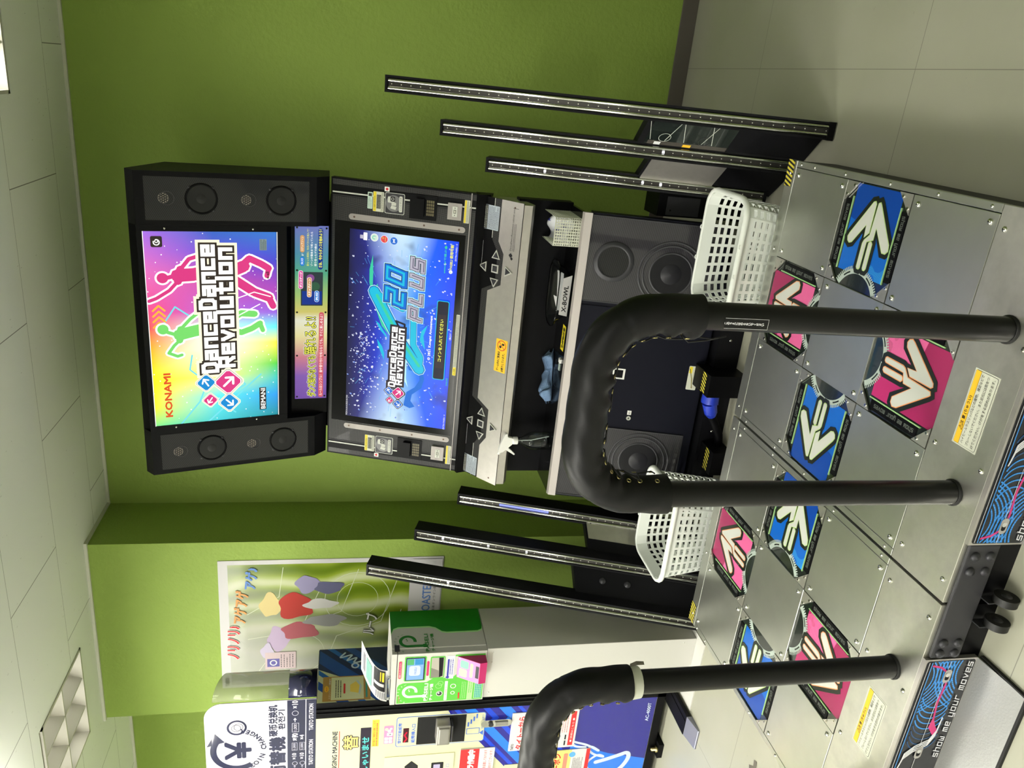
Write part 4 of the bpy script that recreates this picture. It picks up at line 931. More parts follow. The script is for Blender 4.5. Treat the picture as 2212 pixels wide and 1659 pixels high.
for bx in (.330, -.345):
    for k, (dx, t) in enumerate(((0, .165), (.052, .108), (0, .108), (0, .047), (-.052, .108))):
        g = G(MB(), CO, (1, 0, 0), CU)
        def shp(r):
            if k == 2: return [(bx-r, t-r), (bx+r, t-r), (bx+r, t+r), (bx-r, t+r)]
            a0 = {0: 90, 1: 0, 3: -90, 4: 180}[k]; return [(bx+dx+r*1.45*math.cos(math.radians(a0+120*q)), t+r*1.45*math.sin(math.radians(a0+120*q))) for q in range(3)]
        P = shp(.0165); Q = shp(.0115); Pa = [tuple(CO+Vector((x, 0, 0))+CU*y+CN*.0005) for x, y in P]; Pb = [tuple(CO+Vector((x, 0, 0))+CU*y+CN*.005) for x, y in P]
        g.mb.prism(Pa, Pb, FRAMEM); g.mb.prism([tuple(CO+Vector((x, 0, 0))+CU*y+CN*.005) for x, y in Q], [tuple(CO+Vector((x, 0, 0))+CU*y+CN*.0075) for x, y in shp(.009)], GREYB)
        g.mb.build('control_button', cab, bevel=.0008)
for x0, x1 in ((.478, .572), (-.610+.012, -.512)):
    g = G(MB(), CO+CN*.0006, (1, 0, 0), CU); g.rr(x0, .112, x1, .200, .003, mat('label_grey_blue', (176, 186, 196), .4)).up().rect(x0+.001, .186, x1-.001, .199, YEL).rect(x0+.001, .168, x1-.001, .185, INK).up().text('⚠注 意 CAUTION', x0+.006, .1885, .008, INK, maxw=.07).lines(x0+.004, .114, x1-.004, .166, 8, NAVY, .35).lines(x0+.004, .170, x1-.004, .184, 2, IVORY, .35); g.mb.build('caution_label', cab)
g = G(MB(), CO+CN*.0007, (1, 0, 0), CU); g.rr(-.088, .010, .052, .068, .003, mat('label_yellow', (236, 190, 40), .5)).up().ring(.026, .039, .019, .022, RED).path([(.011, .024), (.041, .054)], .0028, RED).circ(.02, .045, .006, INK, 10).rect(.028, .026, .036, .038, INK)
g.text('ゲーム中のご飲食は', -.083, .044, .0125, INK, w=.082, bold=.0003).text('お断りしています。', -.083, .020, .0125, INK, w=.078, bold=.0003); g.mb.build('no_food_sticker', cab)
# back panel and shelf
mb = MB(); mb.box(-.590, .605, 1.575, 1.63, .49, .71, BLACK); mb.build('recess_panel', cab)
mb = MB(); mb.box(-.598, .598, 1.384, 1.60, .488, .500, PIANO); sh = mb.build('shelf', cab)
mb = MB(); mb.prism([(-.600, 1.377, .4985), (-.600, 1.392, .503), (-.600, 1.392, .47), (-.600, 1.368, .47)], [(.600, 1.377, .4985), (.600, 1.392, .503), (.600, 1.392, .47), (.600, 1.368, .47)], mat('shelf_aluminium', (168, 162, 158), .5, .4))
g = G(mb, (0, 1.3725, .4985-.0285), (1, 0, 0), (0, .009, .0285)); g.eps = .0004
g.l = 8; g.rect(.475, .003, .595, .026, PAPER).up().text('TAITO', .480, .011, .009, NAVY, maxw=.03, bold=.0003).text('4532218', .515, .006, .006, INK, maxw=.05).lines(.52, .014, .57, .024, 1, INK, .8).rect(.578, .006, .592, .024, mat('label_pinkish', (196, 150, 140), .5))
mb.build('shelf_edge', cab)
g = G(MB(), (.03, 1.42, .5004), (1, 0, 0), (0, 1, 0)); g.rr(0, .005, .105, .05, .001, YEL).up().text('手荷物注意', .01, .015, .022, INK, w=.085, bold=.0008); g.mb.build('shelf_sticker', cab)

# lower body
LO, LU = Vector((0, 1.2495, -.07)), Vector((0, .23, .973)).normalized(); LN = Vector((1, 0, 0)).cross(LU)
def S4(mb, x0, x1, z0, z1, d0, d1, m): slab(mb, x0, x1, (z0+.07)*1.0275, (z1+.07)*1.0275, d0, d1, m, LO, LU, LN)
def lt(z): return (z+.07)*1.0275
mb = MB(); S4(mb, -.602, .602, -.045, .472, -.05, -.004, NAVYB); mb.build('lower_front', cab)
mb = MB(); mb.box(-.50, .50, 1.30, 1.62, FLOOR, -.05, SATIN); mb.box(-.47, .47, 1.44, 1.62, -.05, .488, SATIN); mb.build('plinth', cab)
mb = MB(); S4(mb, -.246, .246, -.040, .468, -.004, 0, NAVYB); dr = mb.build('service_door', cab, bevel=.002)
g = G(MB(), LO+LN*.0005, (1, 0, 0), LU); g.rect(-.045, lt(.260), .0, lt(.308), WHITE).up().rect(-.039, lt(.268), -.006, lt(.302), SATIN); g.mb.build('coin_return_frame', dr)
mb = MB(); c = LO+LU*lt(.219)+Vector((-.208, 0, 0)); mb.cyl(c, c+LN*.008, .0095, CHROME, 20); mb.cyl(c+LN*.008, c+LN*.0085, .003, HOLE, 8); mb.build('door_lock', dr)
g = G(MB(), LO+LN*.0005, (1, 0, 0), LU); g.rect(-.196, lt(.210), -.177, lt(.226), WHITE).up().text('60', -.192, lt(.214), .008, INK); g.mb.build('lock_tag', dr)
g = G(MB(), LO+LN*.0005, (1, 0, 0), LU); g.rr(-.058, lt(-.022), .043, lt(.016), .004, IVORY).up().rect(.012, lt(.002), .04, lt(.014), YEL).lines(-.05, lt(-.018), .03, lt(.0), 3, mat('faded_print', (150, 140, 110), .5), .3).path([(.03, lt(.012)), (-.01, lt(.0)), (-.05, lt(-.006))], .0035, mat('scuff_olive', (120, 110, 40), .6)); ds = g.mb.build('worn_label', dr)
for s in (1, -1):
    x0, x1 = sorted((s*.262, s*.594)); z0 = -.012 
    mb = MB(); S4(mb, x0, x1, z0, .466, -.004, 0, GRILL2); S4(mb, x0, x1, z0, z0+.004, 0, .002, GREYB); S4(mb, x1-.004, x1, z0, .466, 0, .002, GREYB); S4(mb, x0, x0+.004, z0, .466, 0, .002, GREYB)
    lg = mb.build('lower_speaker_panel', cab)
    c = LO+LU*lt(.368)+Vector((s*.425, 0, 0)); mb = MB()
    mb.lathe(c+LN*.0008, [(.078, 0), (.076, .003), (.066, .003), (.062, .006), (.058, .002)], GREYB, 48, ax=LN); mb.lathe(c+LN*.002, [(.058, 0), (.0001, 0)], GRILL3, 48, ax=LN, smooth=False); mb.build('midrange_speaker', lg)
    c = LO+LU*lt(.150)+Vector((s*.40, 0, 0)); mb = MB()
    for r in (.128, .112, .085): mb.lathe(c+LN*.0008, [(r, 0), (r-.001, .0014), (r-.006, .0014), (r-.0075, 0)], GREYB, 56, ax=LN)
    mb.lathe(c+LN*.0008, [(.078, 0), (.0001, 0)], mat('cone_grey', (22, 22, 25), .4, spec=.2), 48, ax=LN, smooth=False); mb.lathe(c+LN*.0010, [(.04, 0), (.030, .004), (.0001, .007)], mat('dome_grey', (34, 34, 38), .35, spec=.2), 30, ax=LN); mb.build('subwoofer', lg)
    p = lg
# connector boxes with hazard stripes
def conn(x0, x1, y0, y1, z1):
    mb = MB(); mb.box(x0, x1, y0, y1, FLOOR, z1, SATIN); g = G(mb, (x0+.004, y0+.004, z1), (1, 0, 0), (0, 1, 0)); hazard(g, 0, .028, x1-x0-.008, .062, 6)
    return mb.build('connector_cover', cab)
conn(-.032, .056, 1.12, 1.262, -.006); conn(-.362, -.264, 1.105, 1.30, -.075)
mb = MB(); mb.box(-.5, .5, 1.22, 1.32, FLOOR, -.06, BLACK); kp = mb.build('foot_plate', cab)
for x in (.30, .17, -.10, -.22, -.30): screw(kp, x, 1.2195, -.11, .8, (math.radians(90), 0, 0))

tcb = thing('power_cable', 'black corrugated cable with a blue plug in front of the cabinet foot', 'cable', (-.2, 1.17, FLOOR))
mb = MB(); BLP = mat('blue_plug', (28, 52, 170), .4)
mb.cyl((-.034, 1.165, -.045), (-.07, 1.165, -.045), .034, BLP, 8, .036); mb.cyl((-.07, 1.165, -.045), (-.115, 1.17, -.062), .030, BLP, 10, .026); mb.cyl((-.115, 1.17, -.062), (-.132, 1.172, -.07), .026, BLP, 10, .017); mb.build('plug', tcb)
mb = MB(); P = resample([(-.128, 1.172, -.068), (-.17, 1.176, -.095), (-.22, 1.185, -.125), (-.263, 1.19, -.135)], 90); mb.tube(P, [.0165 if k % 2 else .0140 for k in range(90)], SATIN, 12); mb.build('conduit', tcb)

# ================================================================== LIGHT TOWERS (three leaning bars each side)
SL = .335
LEDM = mat('led_channel', (58, 56, 54), .3, .6); LEDD = mat('led_dot', (226, 224, 214), .3); TUBEM = mat('polished_tube', (206, 206, 200), .10, 1.0)
LEDON = Em('led_lit', (250, 250, 255), 3.0); LEDBL = Em('led_lit_blue', (130, 140, 240), 1.6)
BARS = [(.977, 1.41, 1.25), (.848, 1.477, 1.047), (.724, 1.568, .856)]
def tower(s, label):
    t = thing('light_tower', label, 'light column', (s*.85, 1.2, FLOOR), 'leaning light bar towers beside the arcade cabinet')
    Uv = Vector((0, SL, 1)).normalized(); Nv = Vector((1, 0, 0)).cross(Uv)
    for bi, (x, yt, zt) in enumerate(BARS):
        x *= s; top = Vector((x, yt, zt)); zb = FLOOR+.004 if bi == 0 else FLOOR+.02; bot = Vector((x, yt-SL*(zt-zb), zb)); L = (top-bot).length; c = (top+bot)/2
        mb = MB(); hw = .0275
        mb.obox(c-Nv*.034, (hw, 0, 0), Uv*(L/2), Nv*.032, BLACK)
        for q in (-1, 1): mb.obox(c+Vector((q*(hw-.004), 0, 0))+Nv*.002, (.004, 0, 0), Uv*(L/2), Nv*.006, BLACK)
        mb.obox(top-Uv*.004+Nv*.001, (hw, 0, 0), Uv*.004, Nv*.006, BLACK)
        bar = mb.build('light_bar', t, bevel=.0015)
        mb = MB(); mb.obox(c, (.0185, 0, 0), Uv*(L/2-.012), Nv*.001, LEDM)
        n = int(L/.0335)
        for k in range(n):
            p = bot+Uv*(.02+.0335*k)+Nv*.0012; lit = (bi, k) in LITS.get(s, ()); r = .0016
            mm = LEDON if lit else LEDD; rr2 = .0042 if lit else r
            mb.obox(p, (rr2, 0, 0), Uv*rr2, Nv*.0005, mm)
        mb.build('led_strip', bar)
        for q, rr3 in ((-1, .0062), (1, .0062)):
            mb = MB(); mb.cyl(tuple(bot+Uv*.014+Vector((q*.0125, 0, 0))+Nv*.004), tuple(top-Uv*.012+Vector((q*.0125, 0, 0))+Nv*.004), rr3, TUBEM, 14); mb.build('polished_tube', bar)
        if s < 0 and bi == 2:
            mb = MB(); mb.obox(top-Uv*.30+Nv*.004+Vector((.001, 0, 0)), (.004, 0, 0), Uv*.11, Nv*.001, LEDBL); mb.build('lit_section', bar)
        if bi == 0:
            mb = MB(); mb.obox(bot+Uv*.006+Nv*.002, (hw+.001, 0, 0), Uv*.010, Nv*.010, SATIN); mb.build('bar_foot', bar)
    # tilted cladding between the bars
    def P(bi, z, off=0): x, yt, zt = BARS[bi]; return Vector((s*x, yt-SL*(zt-z), z))
    for (a, b2, zt2) in ((0, 1, .385), (1, 2, .315)):
        for z0, z1, m, nm in ((FLOOR+.003, zt2, BLACK, 'cladding_panel'),):
            A = [P(a, z0), P(b2, z0), P(b2, z1), P(a, z1)]; back = Vector((0, .045, 0)); f = Vector((0, .020, 0))
            mb = MB(); mb.prism([tuple(q+f) for q in A], [tuple(q+f+back) for q in A], BLACK); mb.build(nm, t)
    # left/right details
    e = (P(1, .2)-P(0, .2)).normalized(); Uc = (P(0, .3)-P(0, .1)).normalized(); nn = e.cross(Uc) if s < 0 else Uc.cross(e)
    if nn.y > 0: nn = -nn
    xdir = e if s < 0 else -e
    if s > 0:
        o = P(1, .07)+Vector((0, .020, 0))+nn*.0006; W = (P(0, .2)-P(1, .2)).length
        g = G(MB(), o+nn*.0006, xdir, Uc); w0 = .030; w1 = W-.028
        g.rect(w0, .03, w1, .31, mat('smoked_window', (30, 36, 34), .06, coat=1.0)).up().rect(w0, .03, w0+.026, .30, mat('smoke_strip', (70, 66, 62), .15)).up()
        for (y0, fl) in ((.295, 1), (.245, -1), (.18, 1), (.12, -1), (.085, 1)): g.path([(w0+.03, y0), (w1-.006, y0+fl*.028)], .0018, ARW)
        g.ring(w0+.045, .25, .019, .0205, ARW).ring(w0+.045, .115, .019, .0205, GREYB).rect(w0+.004, .255, w0+.022, .277, LILAC).rect(w0+.006, .15, w0+.02, .178, AMBER); g.mb.build('smoked_window', t)
    else:
        for zz in (.27, .17):
            c = (P(0, zz)*.45+P(1, zz)*.55)+Vector((0, .020, 0)); mb = MB(); mb.lathe(c+nn*.0005, [(.014, 0), (.013, .004), (.0001, .006)], GREYB, 14, ax=nn); mb.build('bolt', t)
    o = (P(1, .055) if s < 0 else P(2, .055))+Vector((0, .020, 0)); W = (P(1, .2)-P(2, .2)).length; e2 = (P(2, .2)-P(1, .2)).normalized() if s < 0 else (P(1, .2)-P(2, .2)).normalized()
    n2 = e2.cross(Uc)
    w0, w1, h0 = (.024, W-.02, .265) if s > 0 else (.095, W-.012, .265)
    mb = MB(); A = [o+e2*w0+n2*.0006, o+e2*w1+n2*.0006, o+e2*w1+Uc*h0+n2*.0006, o+e2*w0+Uc*h0+n2*.0006]; mb.prism([tuple(q) for q in A], [tuple(q+n2*.003) for q in A], ALU)
    g = G(mb, o+n2*.0034, e2, Uc); hgt = h0; xx = w1-.012
    def vt(txt, x, y, L, hh): g.text(txt, x, y, hh, INK, w=L, rot=-math.pi/2, bold=.0002)
    g.poly(diamond(xx-.003, hgt-.018, .010), INK).poly(diamond(xx+.004, hgt-.027, .007), INK); vt('DanceDanceRevolution', xx-.004, hgt-.038, .095, .008); vt('Presented to the players of world', xx-.011, hgt-.038, .09, .004); vt('satellite unit', xx-.004, hgt-.138, .05, .006); g.rect(xx-.012, hgt-.192, xx+.004, hgt-.1905, INK); vt('©2010 konami digital entertainment', xx, hgt-.196, .062, .0035); vt('all rights reserved worldwide', xx-.007, hgt-.196, .062, .0035)
    mb.build('name_plate', t)
    # inner box against the cabinet
    mb = MB(); xa, xb = sorted((s*.60, s*.69)); mb.box(xa, xb, 1.42, 1.56, FLOOR, .20, SATIN); mb.build('inner_box', t)
    g = G(MB(), (xa+.006, 1.4195, .03), (1, 0, 0), (0, 0, 1)); g.mb.box(xa+.006, xb-.014, 1.4185, 1.4199, .03, .165, GREYB); g.O = Vector((xa+.006, 1.4184, .03)); g.circ(.018, .118, .004, HOLE, 10); g.mb.build('cover_plate', t)
LITS = {1: {(2, 11), (2, 13), (2, 24), (1, 13)}, -1: {(1, 33), (1, 27), (1, 22), (0, 33)}}
tower(1, 'right-hand tower of three leaning black light bars, by the bare green wall')
tower(-1, 'left-hand tower of three leaning black light bars, by the wall poster')

# ================================================================== BASKETS
def rrect(cx, cy, hx, hy, r, n=6):
    P = []
    for sx, sy, a0 in ((1, 1, 0), (-1, 1, 90), (-1, -1, 180), (1, -1, 270)):
        P += [(cx+sx*(hx-r)+r*math.cos(math.radians(a0+90*k/n)), cy+sy*(hy-r)+r*math.sin(math.radians(a0+90*k/n))) for k in range(n+1)]
    return P
def perim(P, n):
    P = P+[P[0]]; return [(p.x, p.y) for p in resample([(x, y, 0) for x, y in P], n+1)][:-1]
def lattice(mb, ring_at, ncol, zs, m, fc, fr):
    """wall of windows: ring_at(v) gives ncol points; rows between successive heights zs; fc, fr = bar shares"""
    for j2 in range(len(zs)-1):
        v0, v1 = zs[j2], zs[j2+1]; A, B = ring_at(v0), ring_at(v1)
        for i in range(ncol):
            q = [Vector(A[i]), Vector(A[(i+1) % ncol]), Vector(B[(i+1) % ncol]), Vector(B[i])]
            def at(u, v): return tuple((q[0].lerp(q[1], u)).lerp(q[3].lerp(q[2], u), v))
            O = [at(0, 0), at(1, 0), at(1, 1), at(0, 1)]; I = [at(fc, fr), at(1-fc, fr), at(1-fc, 1-fr), at(fc, 1-fr)]
            mb.add(O+I, [(0, 1, 5, 4), (1, 2, 6, 5), (2, 3, 7, 6), (3, 0, 4, 7)], m)
def solid(o, t, off=0):
    s = o.modifiers.new('thickness', 'SOLIDIFY'); s.thickness = t; s.offset = off; return o
def basket(cx, cy, ztop, label, rot=0.0):
    t = thing('plastic_basket', label, 'basket', (cx, cy, FLOOR), 'white plastic baskets behind the dance pads')
    zb = FLOOR+.002; H = ztop-zb; nc = 34
    def ring(v): z = zb+H*v; return [(x, y, z) for x, y in perim(rrect(cx, cy, .160+.030*v, .108+.030*v, .045), nc)]
    mb = MB(); lattice(mb, ring, nc, [.08+.80*k/9 for k in range(10)], PLASTIC, .15, .24)
    mb.loft([ring(0), ring(.08)], PLASTIC, caps=False); mb.loft([ring(.88), ring(1.0)], PLASTIC, caps=False)
    solid(mb.build('lattice_wall', t), .0025)
    mb = MB(); lip = []
    for k, (o, dz) in enumerate(((0, 0), (.006, .004), (.014, .002), (.017, -.006), (.015, -.012))): lip.append([(x, y, ztop+dz) for x, y in perim(rrect(cx, cy, .190+o, .138+o, .048+o), nc*2)])
    mb.loft(lip, PLASTIC, caps=False, smooth=True); solid(mb.build('rim', t), .002)
    mb = MB(); B = [(x, y, zb+.002) for x, y in perim(rrect(cx, cy, .160, .108, .045), nc)]; mb.loft([B, [(x, y, z-.0015) for x, y, z in B]], PLASTIC); mb.build('bottom', t)
    for (x, y) in ((cx-.05, cy-.152), (cx+.05, cy-.152), (cx-.05, cy+.157), (cx+.06, cy+.157)):
        mb = MB(); mb.tube([(x+.008*math.cos(a), y, ztop-.004+.008*math.sin(a)) for a in [2*math.pi*k/14 for k in range(14)]], .0022, PLASTIC, 6, closed=True); mb.build('hook_loop', t)
    return t
basket(.548, 1.030, .115, 'white plastic lattice basket behind the right-hand dance pad')
basket(-.566, 1.083, .130, 'white plastic lattice basket behind the left-hand dance pad, near the charging kiosk')

t = thing('lattice_box', 'small white square-holed plastic box at the right end of the cabinet shelf', 'basket', (.517, 1.50, .5))
SZ = .5005
def ring(v): return [(x, y, SZ+.103*v) for x, y in perim(rrect(.5175, 1.5, .0535, .104, .002, 1), 56)]
mb = MB(); lattice(mb, ring, 56, [.03+.94*k/11 for k in range(12)], IVORY, .22, .22); mb.loft([ring(0), ring(.03)], IVORY, caps=False); mb.loft([ring(.97), ring(1)], IVORY, caps=False); solid(mb.build('lattice_wall', t), .0016)
mb = MB(); mb.box(.465, .570, 1.397, 1.603, SZ, SZ+.002, IVORY); mb.build('bottom', t)
def cloth(name, nu, nv, f, m, label, cat, thick=.002, stars=None):
    mb = MB(); V = [f(i/(nu-1), j2/(nv-1)) for j2 in range(nv) for i in range(nu)]
    mb.add(V, [(j2*nu+i, j2*nu+i+1, (j2+1)*nu+i+1, (j2+1)*nu+i) for j2 in range(nv-1) for i in range(nu-1)], m, True)
    if stars:
        for (u, v, r) in stars:
            P = []
            for k in range(10):
                a = math.pi/2+math.pi*k/5; rr2 = r if k % 2 == 0 else r*.42; uu, vv = u+rr2*math.cos(a), v+rr2*math.sin(a); q = Vector(f(uu, vv)); P.append(tuple(q+Vector((0, -.0012, .0016))))
            mb.add(P, [(0, 1, 9), (2, 3, 1), (4, 5, 3), (6, 7, 5), (8, 9, 7), (1, 3, 5, 7, 9)], mat('star_blue', (26, 34, 140), .6))
    o = mb.build(name); tag(o, label, cat); return o
def f1(u, v):
    x = .470+.094*u; y = 1.425+.15*v; return (x, y, .585-.055*(1-v)**3+.012*math.sin(u*7+v*4)+.010*math.sin(v*9+u*3)-.02*abs(u-.5))
cloth('star_cloth', 26, 30, f1, mat('white_cloth', (214, 216, 222), .8), 'white cloth with blue stars folded inside the small white box', 'cloth', stars=[(.2, .2, .10), (.62, .3, .10), (.35, .55, .10), (.78, .62, .10), (.2, .85, .09)])
# clear bowl
t = thing('takeaway_bowl', 'clear plastic food bowl with a printed white sleeve on the shelf', 'food container', (.26, 1.47, .5))
mb = MB(); cx, cy = .262, 1.475
prof = [(.070, .034, 0), (.085, .045, .002), (.110, .062, .030), (.122, .072, .050), (.132, .080, .054), (.133, .081, .060)]
mb.loft([[(x, y, .5012+z) for x, y in perim(rrect(cx, cy, a, b2, min(a, b2)*.85), 48)] for a, b2, z in prof], CLEAR, caps=False, smooth=True); B = [(x, y, .5012) for x, y in perim(rrect(cx, cy, .07, .034, .029), 48)]; mb.add(B, [tuple(range(48))], CLEAR)
solid(mb.build('bowl', t), .0012)
mb = MB(); O = Vector((.185, 1.408, .507)); g = G(mb, O, (1, 0, 0), (0, -.35, 1)); g.poly([(0, .003), (.165, 0), (.155, .040), (.01, .043)], PAPER).up().text('X-BOWL', .018, .012, .020, INK, w=.105, bold=.0008, shear=.2)
solid(mb.build('paper_sleeve', t), .0003)
mb = MB(); mb.obox((.27, 1.475, .530), (.075, .01, .004), (0, .03, .004), (0, 0, .0006), PAPER); mb.obox((.21, 1.49, .522), (.03, .0, .01), (0, .03, .01), (0, 0, .0006), PAPER); mb.build('napkin', t)
def f2(u, v):
    a = u*2*math.pi; w = .050-.022*v+.008*math.sin(v*11); x = -.012-.225*v; y = 1.575-.03*v+.02*math.sin(v*6)
    r = w*(1+.12*math.sin(a*3+v*9)+.14*math.sin(a*5-v*10)); hgt = .020*(.95+.25*math.sin(v*9+1)); ends = min(1, 6*v+.25, 6*(1-v)+.3)
    return (x+.01*math.sin(a*2+v*20), y+math.cos(a)*r*ends, .5015+max(0, (math.sin(a)+.35))*hgt*1.5*ends+.004*math.sin(a*4+v*30)*(math.sin(a) > 0))
cloth('blue_cloth', 48, 60, f2, mat('blue_rag', (104, 130, 164), .85, bump=(260, .4, 3)), 'crumpled pale blue cleaning cloth on the black cabinet shelf', 'cloth')
t = thing('key_fob', 'tiny black and white key fob beside the blue cloth', 'key fob', (-.03, 1.455, .5))
mb = MB(); mb.obox((-.028, 1.468, .505), (.010, .003, 0), (-.004, .012, 0), (0, 0, .005), SATIN); mb.build('fob', t, bevel=.001)
mb = MB(); mb.obox((-.012, 1.438, .504), (.009, -.002, 0), (.002, .009, 0), (0, 0, .004), WHITE); mb.obox((-.042, 1.445, .5025), (.014, 0, 0), (0, .009, 0), (0, 0, .0015), mat('pale_tag', (170, 186, 180), .4)); mb.build('tag', t)
# spray bottle
t = thing('spray_bottle', 'clear spray bottle with a white trigger head on the shelf', 'spray bottle', (-.383, 1.455, .5))
bx, by = -.383, 1.455; mb = MB()
mb.lathe((bx, by, .5006), [(.0001, 0), (.034, 0), (.037, .004), (.037, .072), (.0365, .080), (.030, .098), (.016, .120), (.0125, .128), (.0125, .146)], CLEAR, 32); solid(mb.build('bottle', t), .0012)
mb = MB(); mb.tube([(bx, by, .648), (bx+.003, by, .58), (bx+.015, by, .53), (bx+.02, by, .505)], .0025, mat('dip_tube', (220, 224, 224), .3), 8); mb.build('dip_tube', t)
mb = MB(); mb.lathe((bx, by, .640), [(.0155, 0), (.0165, .002), (.0165, .018), (.013, .022), (.0001, .022)], WHITE, 20); mb.build('collar', t)
mb = MB(); A = [(.012, .660), (-.012, .660), (-.030, .678), (-.052, .700), (-.056, .715), (-.046, .720), (-.010, .712), (.030, .697), (.034, .688), (.018, .684)]
mb.prism([(bx+x, by-.009, z) for x, z in A], [(bx+x, by+.009, z) for x, z in A], WHITE); mb.cyl((bx-.05, by, .711), (bx-.064, by, .716), .0075, WHITE, 12); mb.build('spray_head', t, bevel=.003)
mb = MB(); A = [(-.028, .685), (-.038, .695), (-.052, .672), (-.066, .650), (-.062, .646), (-.046, .662)]
mb.prism([(bx+x, by-.006, z) for x, z in A], [(bx+x, by+.006, z) for x, z in A], WHITE); mb.build('trigger', t, bevel=.001)

# ================================================================== CHARGING KIOSK
KX0, KX1, KY0, KY1, KZ = -1.39, -1.132, 1.05, 1.315, 1.151
t = thing('charging_kiosk', 'slim white charging kiosk with a green front and a green corner', 'payment kiosk', ((KX0+KX1)/2, 1.18, FLOOR))
mb = MB(); mb.box(KX0+.004, KX1-.001, KY0+.006, KY1, FLOOR+.004, .764, ENAM); bd = mb.build('body', t, bevel=.002)
mb = MB(); mb.box(KX0, KX1, KY0+.03, KY1, .766, KZ, ENAM); mb.build('head', t, bevel=.002)
mb = MB(); mb.box(-1.463, -1.11, .985, KY1, FLOOR, FLOOR+.004, ENAM); mb.build('base_plate', t)
for x, z in ((KX1-.02, .74), (KX1-.07, .742), (KX0+.03, .742), (KX1-.02, -.10), (KX0+.03, -.10)): screw(bd, x, KY0+.006, z, .45, (math.radians(90), 0, 0))
mb = MB(); mb.box(KX0, KX1-.004, KY0, KY0+.030, .766, 1.128, ENAM); mb.box(KX0, KX1-.002, KY0-.001, KY0+.03, 1.131, KZ, ENAM)
g = G(mb, (KX0, KY0, .766), (1, 0, 0), (0, 0, 1)); GR = PGREEN; LG = mat('pale_green', (170, 226, 150), .4); FX = lambda x: x-KX0; FZ = lambda z: z-.766
g.poly([(.004, .004), (.150, .004), (.150, .110), (.125, .135), (.125, .215), (.108, .240), (.108, .335), (.100, .352), (.088, .358), (.004, .358)], GR).up()
g.rr(.130, FZ(1.108), .222, FZ(1.124), .008, LG).up().rr(.132, FZ(1.110), .220, FZ(1.122), .006, mat('berry', (200, 40, 100), .4)).up().text('画面をタッチしてください', .138, FZ(1.1125), .007, WHITE, maxw=.075).up(-2)
g.rr(.117, FZ(1.012), .240, FZ(1.099), .006, GR).up().rect(.121, FZ(1.017), .235, FZ(1.094), NAVY).up()
g.rect(.124, FZ(1.022), .230, FZ(1.090), Em('kiosk_screen', (150, 196, 250), .95)).up().rr(.145, FZ(1.035), .195, FZ(1.08), .01, Em('kiosk_white', (226, 238, 255), 1.0)).up().text('PASELI', .153, FZ(1.05), .009, Em('kiosk_blue', (90, 140, 220), .8), w=.034)
g.rect(.200, FZ(1.062), .229, FZ(1.089), Em('kiosk_green', (110, 210, 130), .8)).rect(.200, FZ(1.024), .229, FZ(1.058), Em('kiosk_blue2', (80, 170, 230), .8)); g.l = 2
g.rr(.140, FZ(1.0), .215, FZ(1.009), .004, mat('berry', (200, 40, 100), .4))
g.rr(.125, FZ(.936), .236, FZ(.996), .006, GR).up().rect(.130, FZ(.940), .230, FZ(.991), mat('slot_grey', (168, 162, 152), .5)).up().poly([(.130, FZ(.957)), (.230, FZ(.962)), (.230, FZ(.943)), (.137, FZ(.943))], HOLE).poly([(.130, FZ(.991)), (.180, FZ(.991)), (.165, FZ(.96)), (.130, FZ(.957))], mat('slot_grey2', (120, 116, 108), .5)); g.l = 2
g.rect(.120, FZ(.898), .236, FZ(.928), WHITE).up().rect(.122, FZ(.918), .22, FZ(.926), mat('indigo', (50, 50, 150), .4)).lines(.14, FZ(.900), .22, FZ(.917), 2, mat('indigo', (50, 50, 150), .4), .5).circ(.128, FZ(.922), .007, mat('indigo', (50, 50, 150), .4))
g.l = 2; g.rect(.232, FZ(.772), .240, FZ(.895), GR)
def paseli(g, x, y, s, m, eyes=True):
    g.ring(x, y, .19*s, .30*s, m, -100, 190, 30)
    g.path([(x-.245*s, y), (x-.235*s, y-.25*s), (x-.24*s, y-.50*s)], .11*s, m).circ(x-.24*s, y-.56*s, .09*s, m)
    if eyes: g.circ(x+.03*s, y+.02*s, .026*s, m, 10).circ(x+.10*s, y+.04*s, .026*s, m, 10)
g.l = 3; paseli(g, .062, FZ(1.072), .105, WHITE)
for k, ch in enumerate('遊べる電子マネー'): a = math.radians(150-17*k); g.text(ch, .055+.050*math.cos(a), FZ(1.066)+.050*math.sin(a), .007, WHITE, align='c', rot=a-math.pi/2)
g.text('PASELI', .012, FZ(1.000), .013, WHITE, w=.090, bold=.0008).rect(.012, FZ(.996), .102, FZ(.9968), WHITE).text('チャージ機', .012, FZ(.978), .013, WHITE, w=.086, bold=.0006)
g.text('KONAMI', .010, FZ(1.112), .006, mat('berry', (200, 40, 100), .4), maxw=.04)
g.circ(.045, FZ(.950), .013, WHITE).up().circ(.045, FZ(.950), .0105, GREYB).circ(.048, FZ(.953), .004, WHITE).up(-1).ring(.085, FZ(.955), .012, .0135, LG).ring(.098, FZ(.948), .010, .0115, LG).rr(.008, FZ(.918), .108, FZ(.930), .002, WHITE).up().text('ひとりめは何回でも?', .013, FZ(.9205), .007, RED, maxw=.09).up(-1)
g.ring(.045, FZ(.895), .006, .009, WHITE).ring(.080, FZ(.895), .009, .012, WHITE).rr(.012, FZ(.866), .045, FZ(.872), .002, RED).lines(.012, FZ(.84), .10, FZ(.862), 3, LG, .35).rr(.006, FZ(.835), .125, FZ(.812), .002, LG).up().lines(.04, FZ(.815), .12, FZ(.832), 2, PGREEN, .4).up(-1).rect(.010, FZ(.774), .145, FZ(.806), LG).up()
for i in range(12):
    for j2 in range(4): g.rect(.012+.0095*i, FZ(.776)+.0072*j2, .0205+.0095*i, FZ(.7815)+.0072*j2, mat('table_teal', (60, 150, 150), .5))
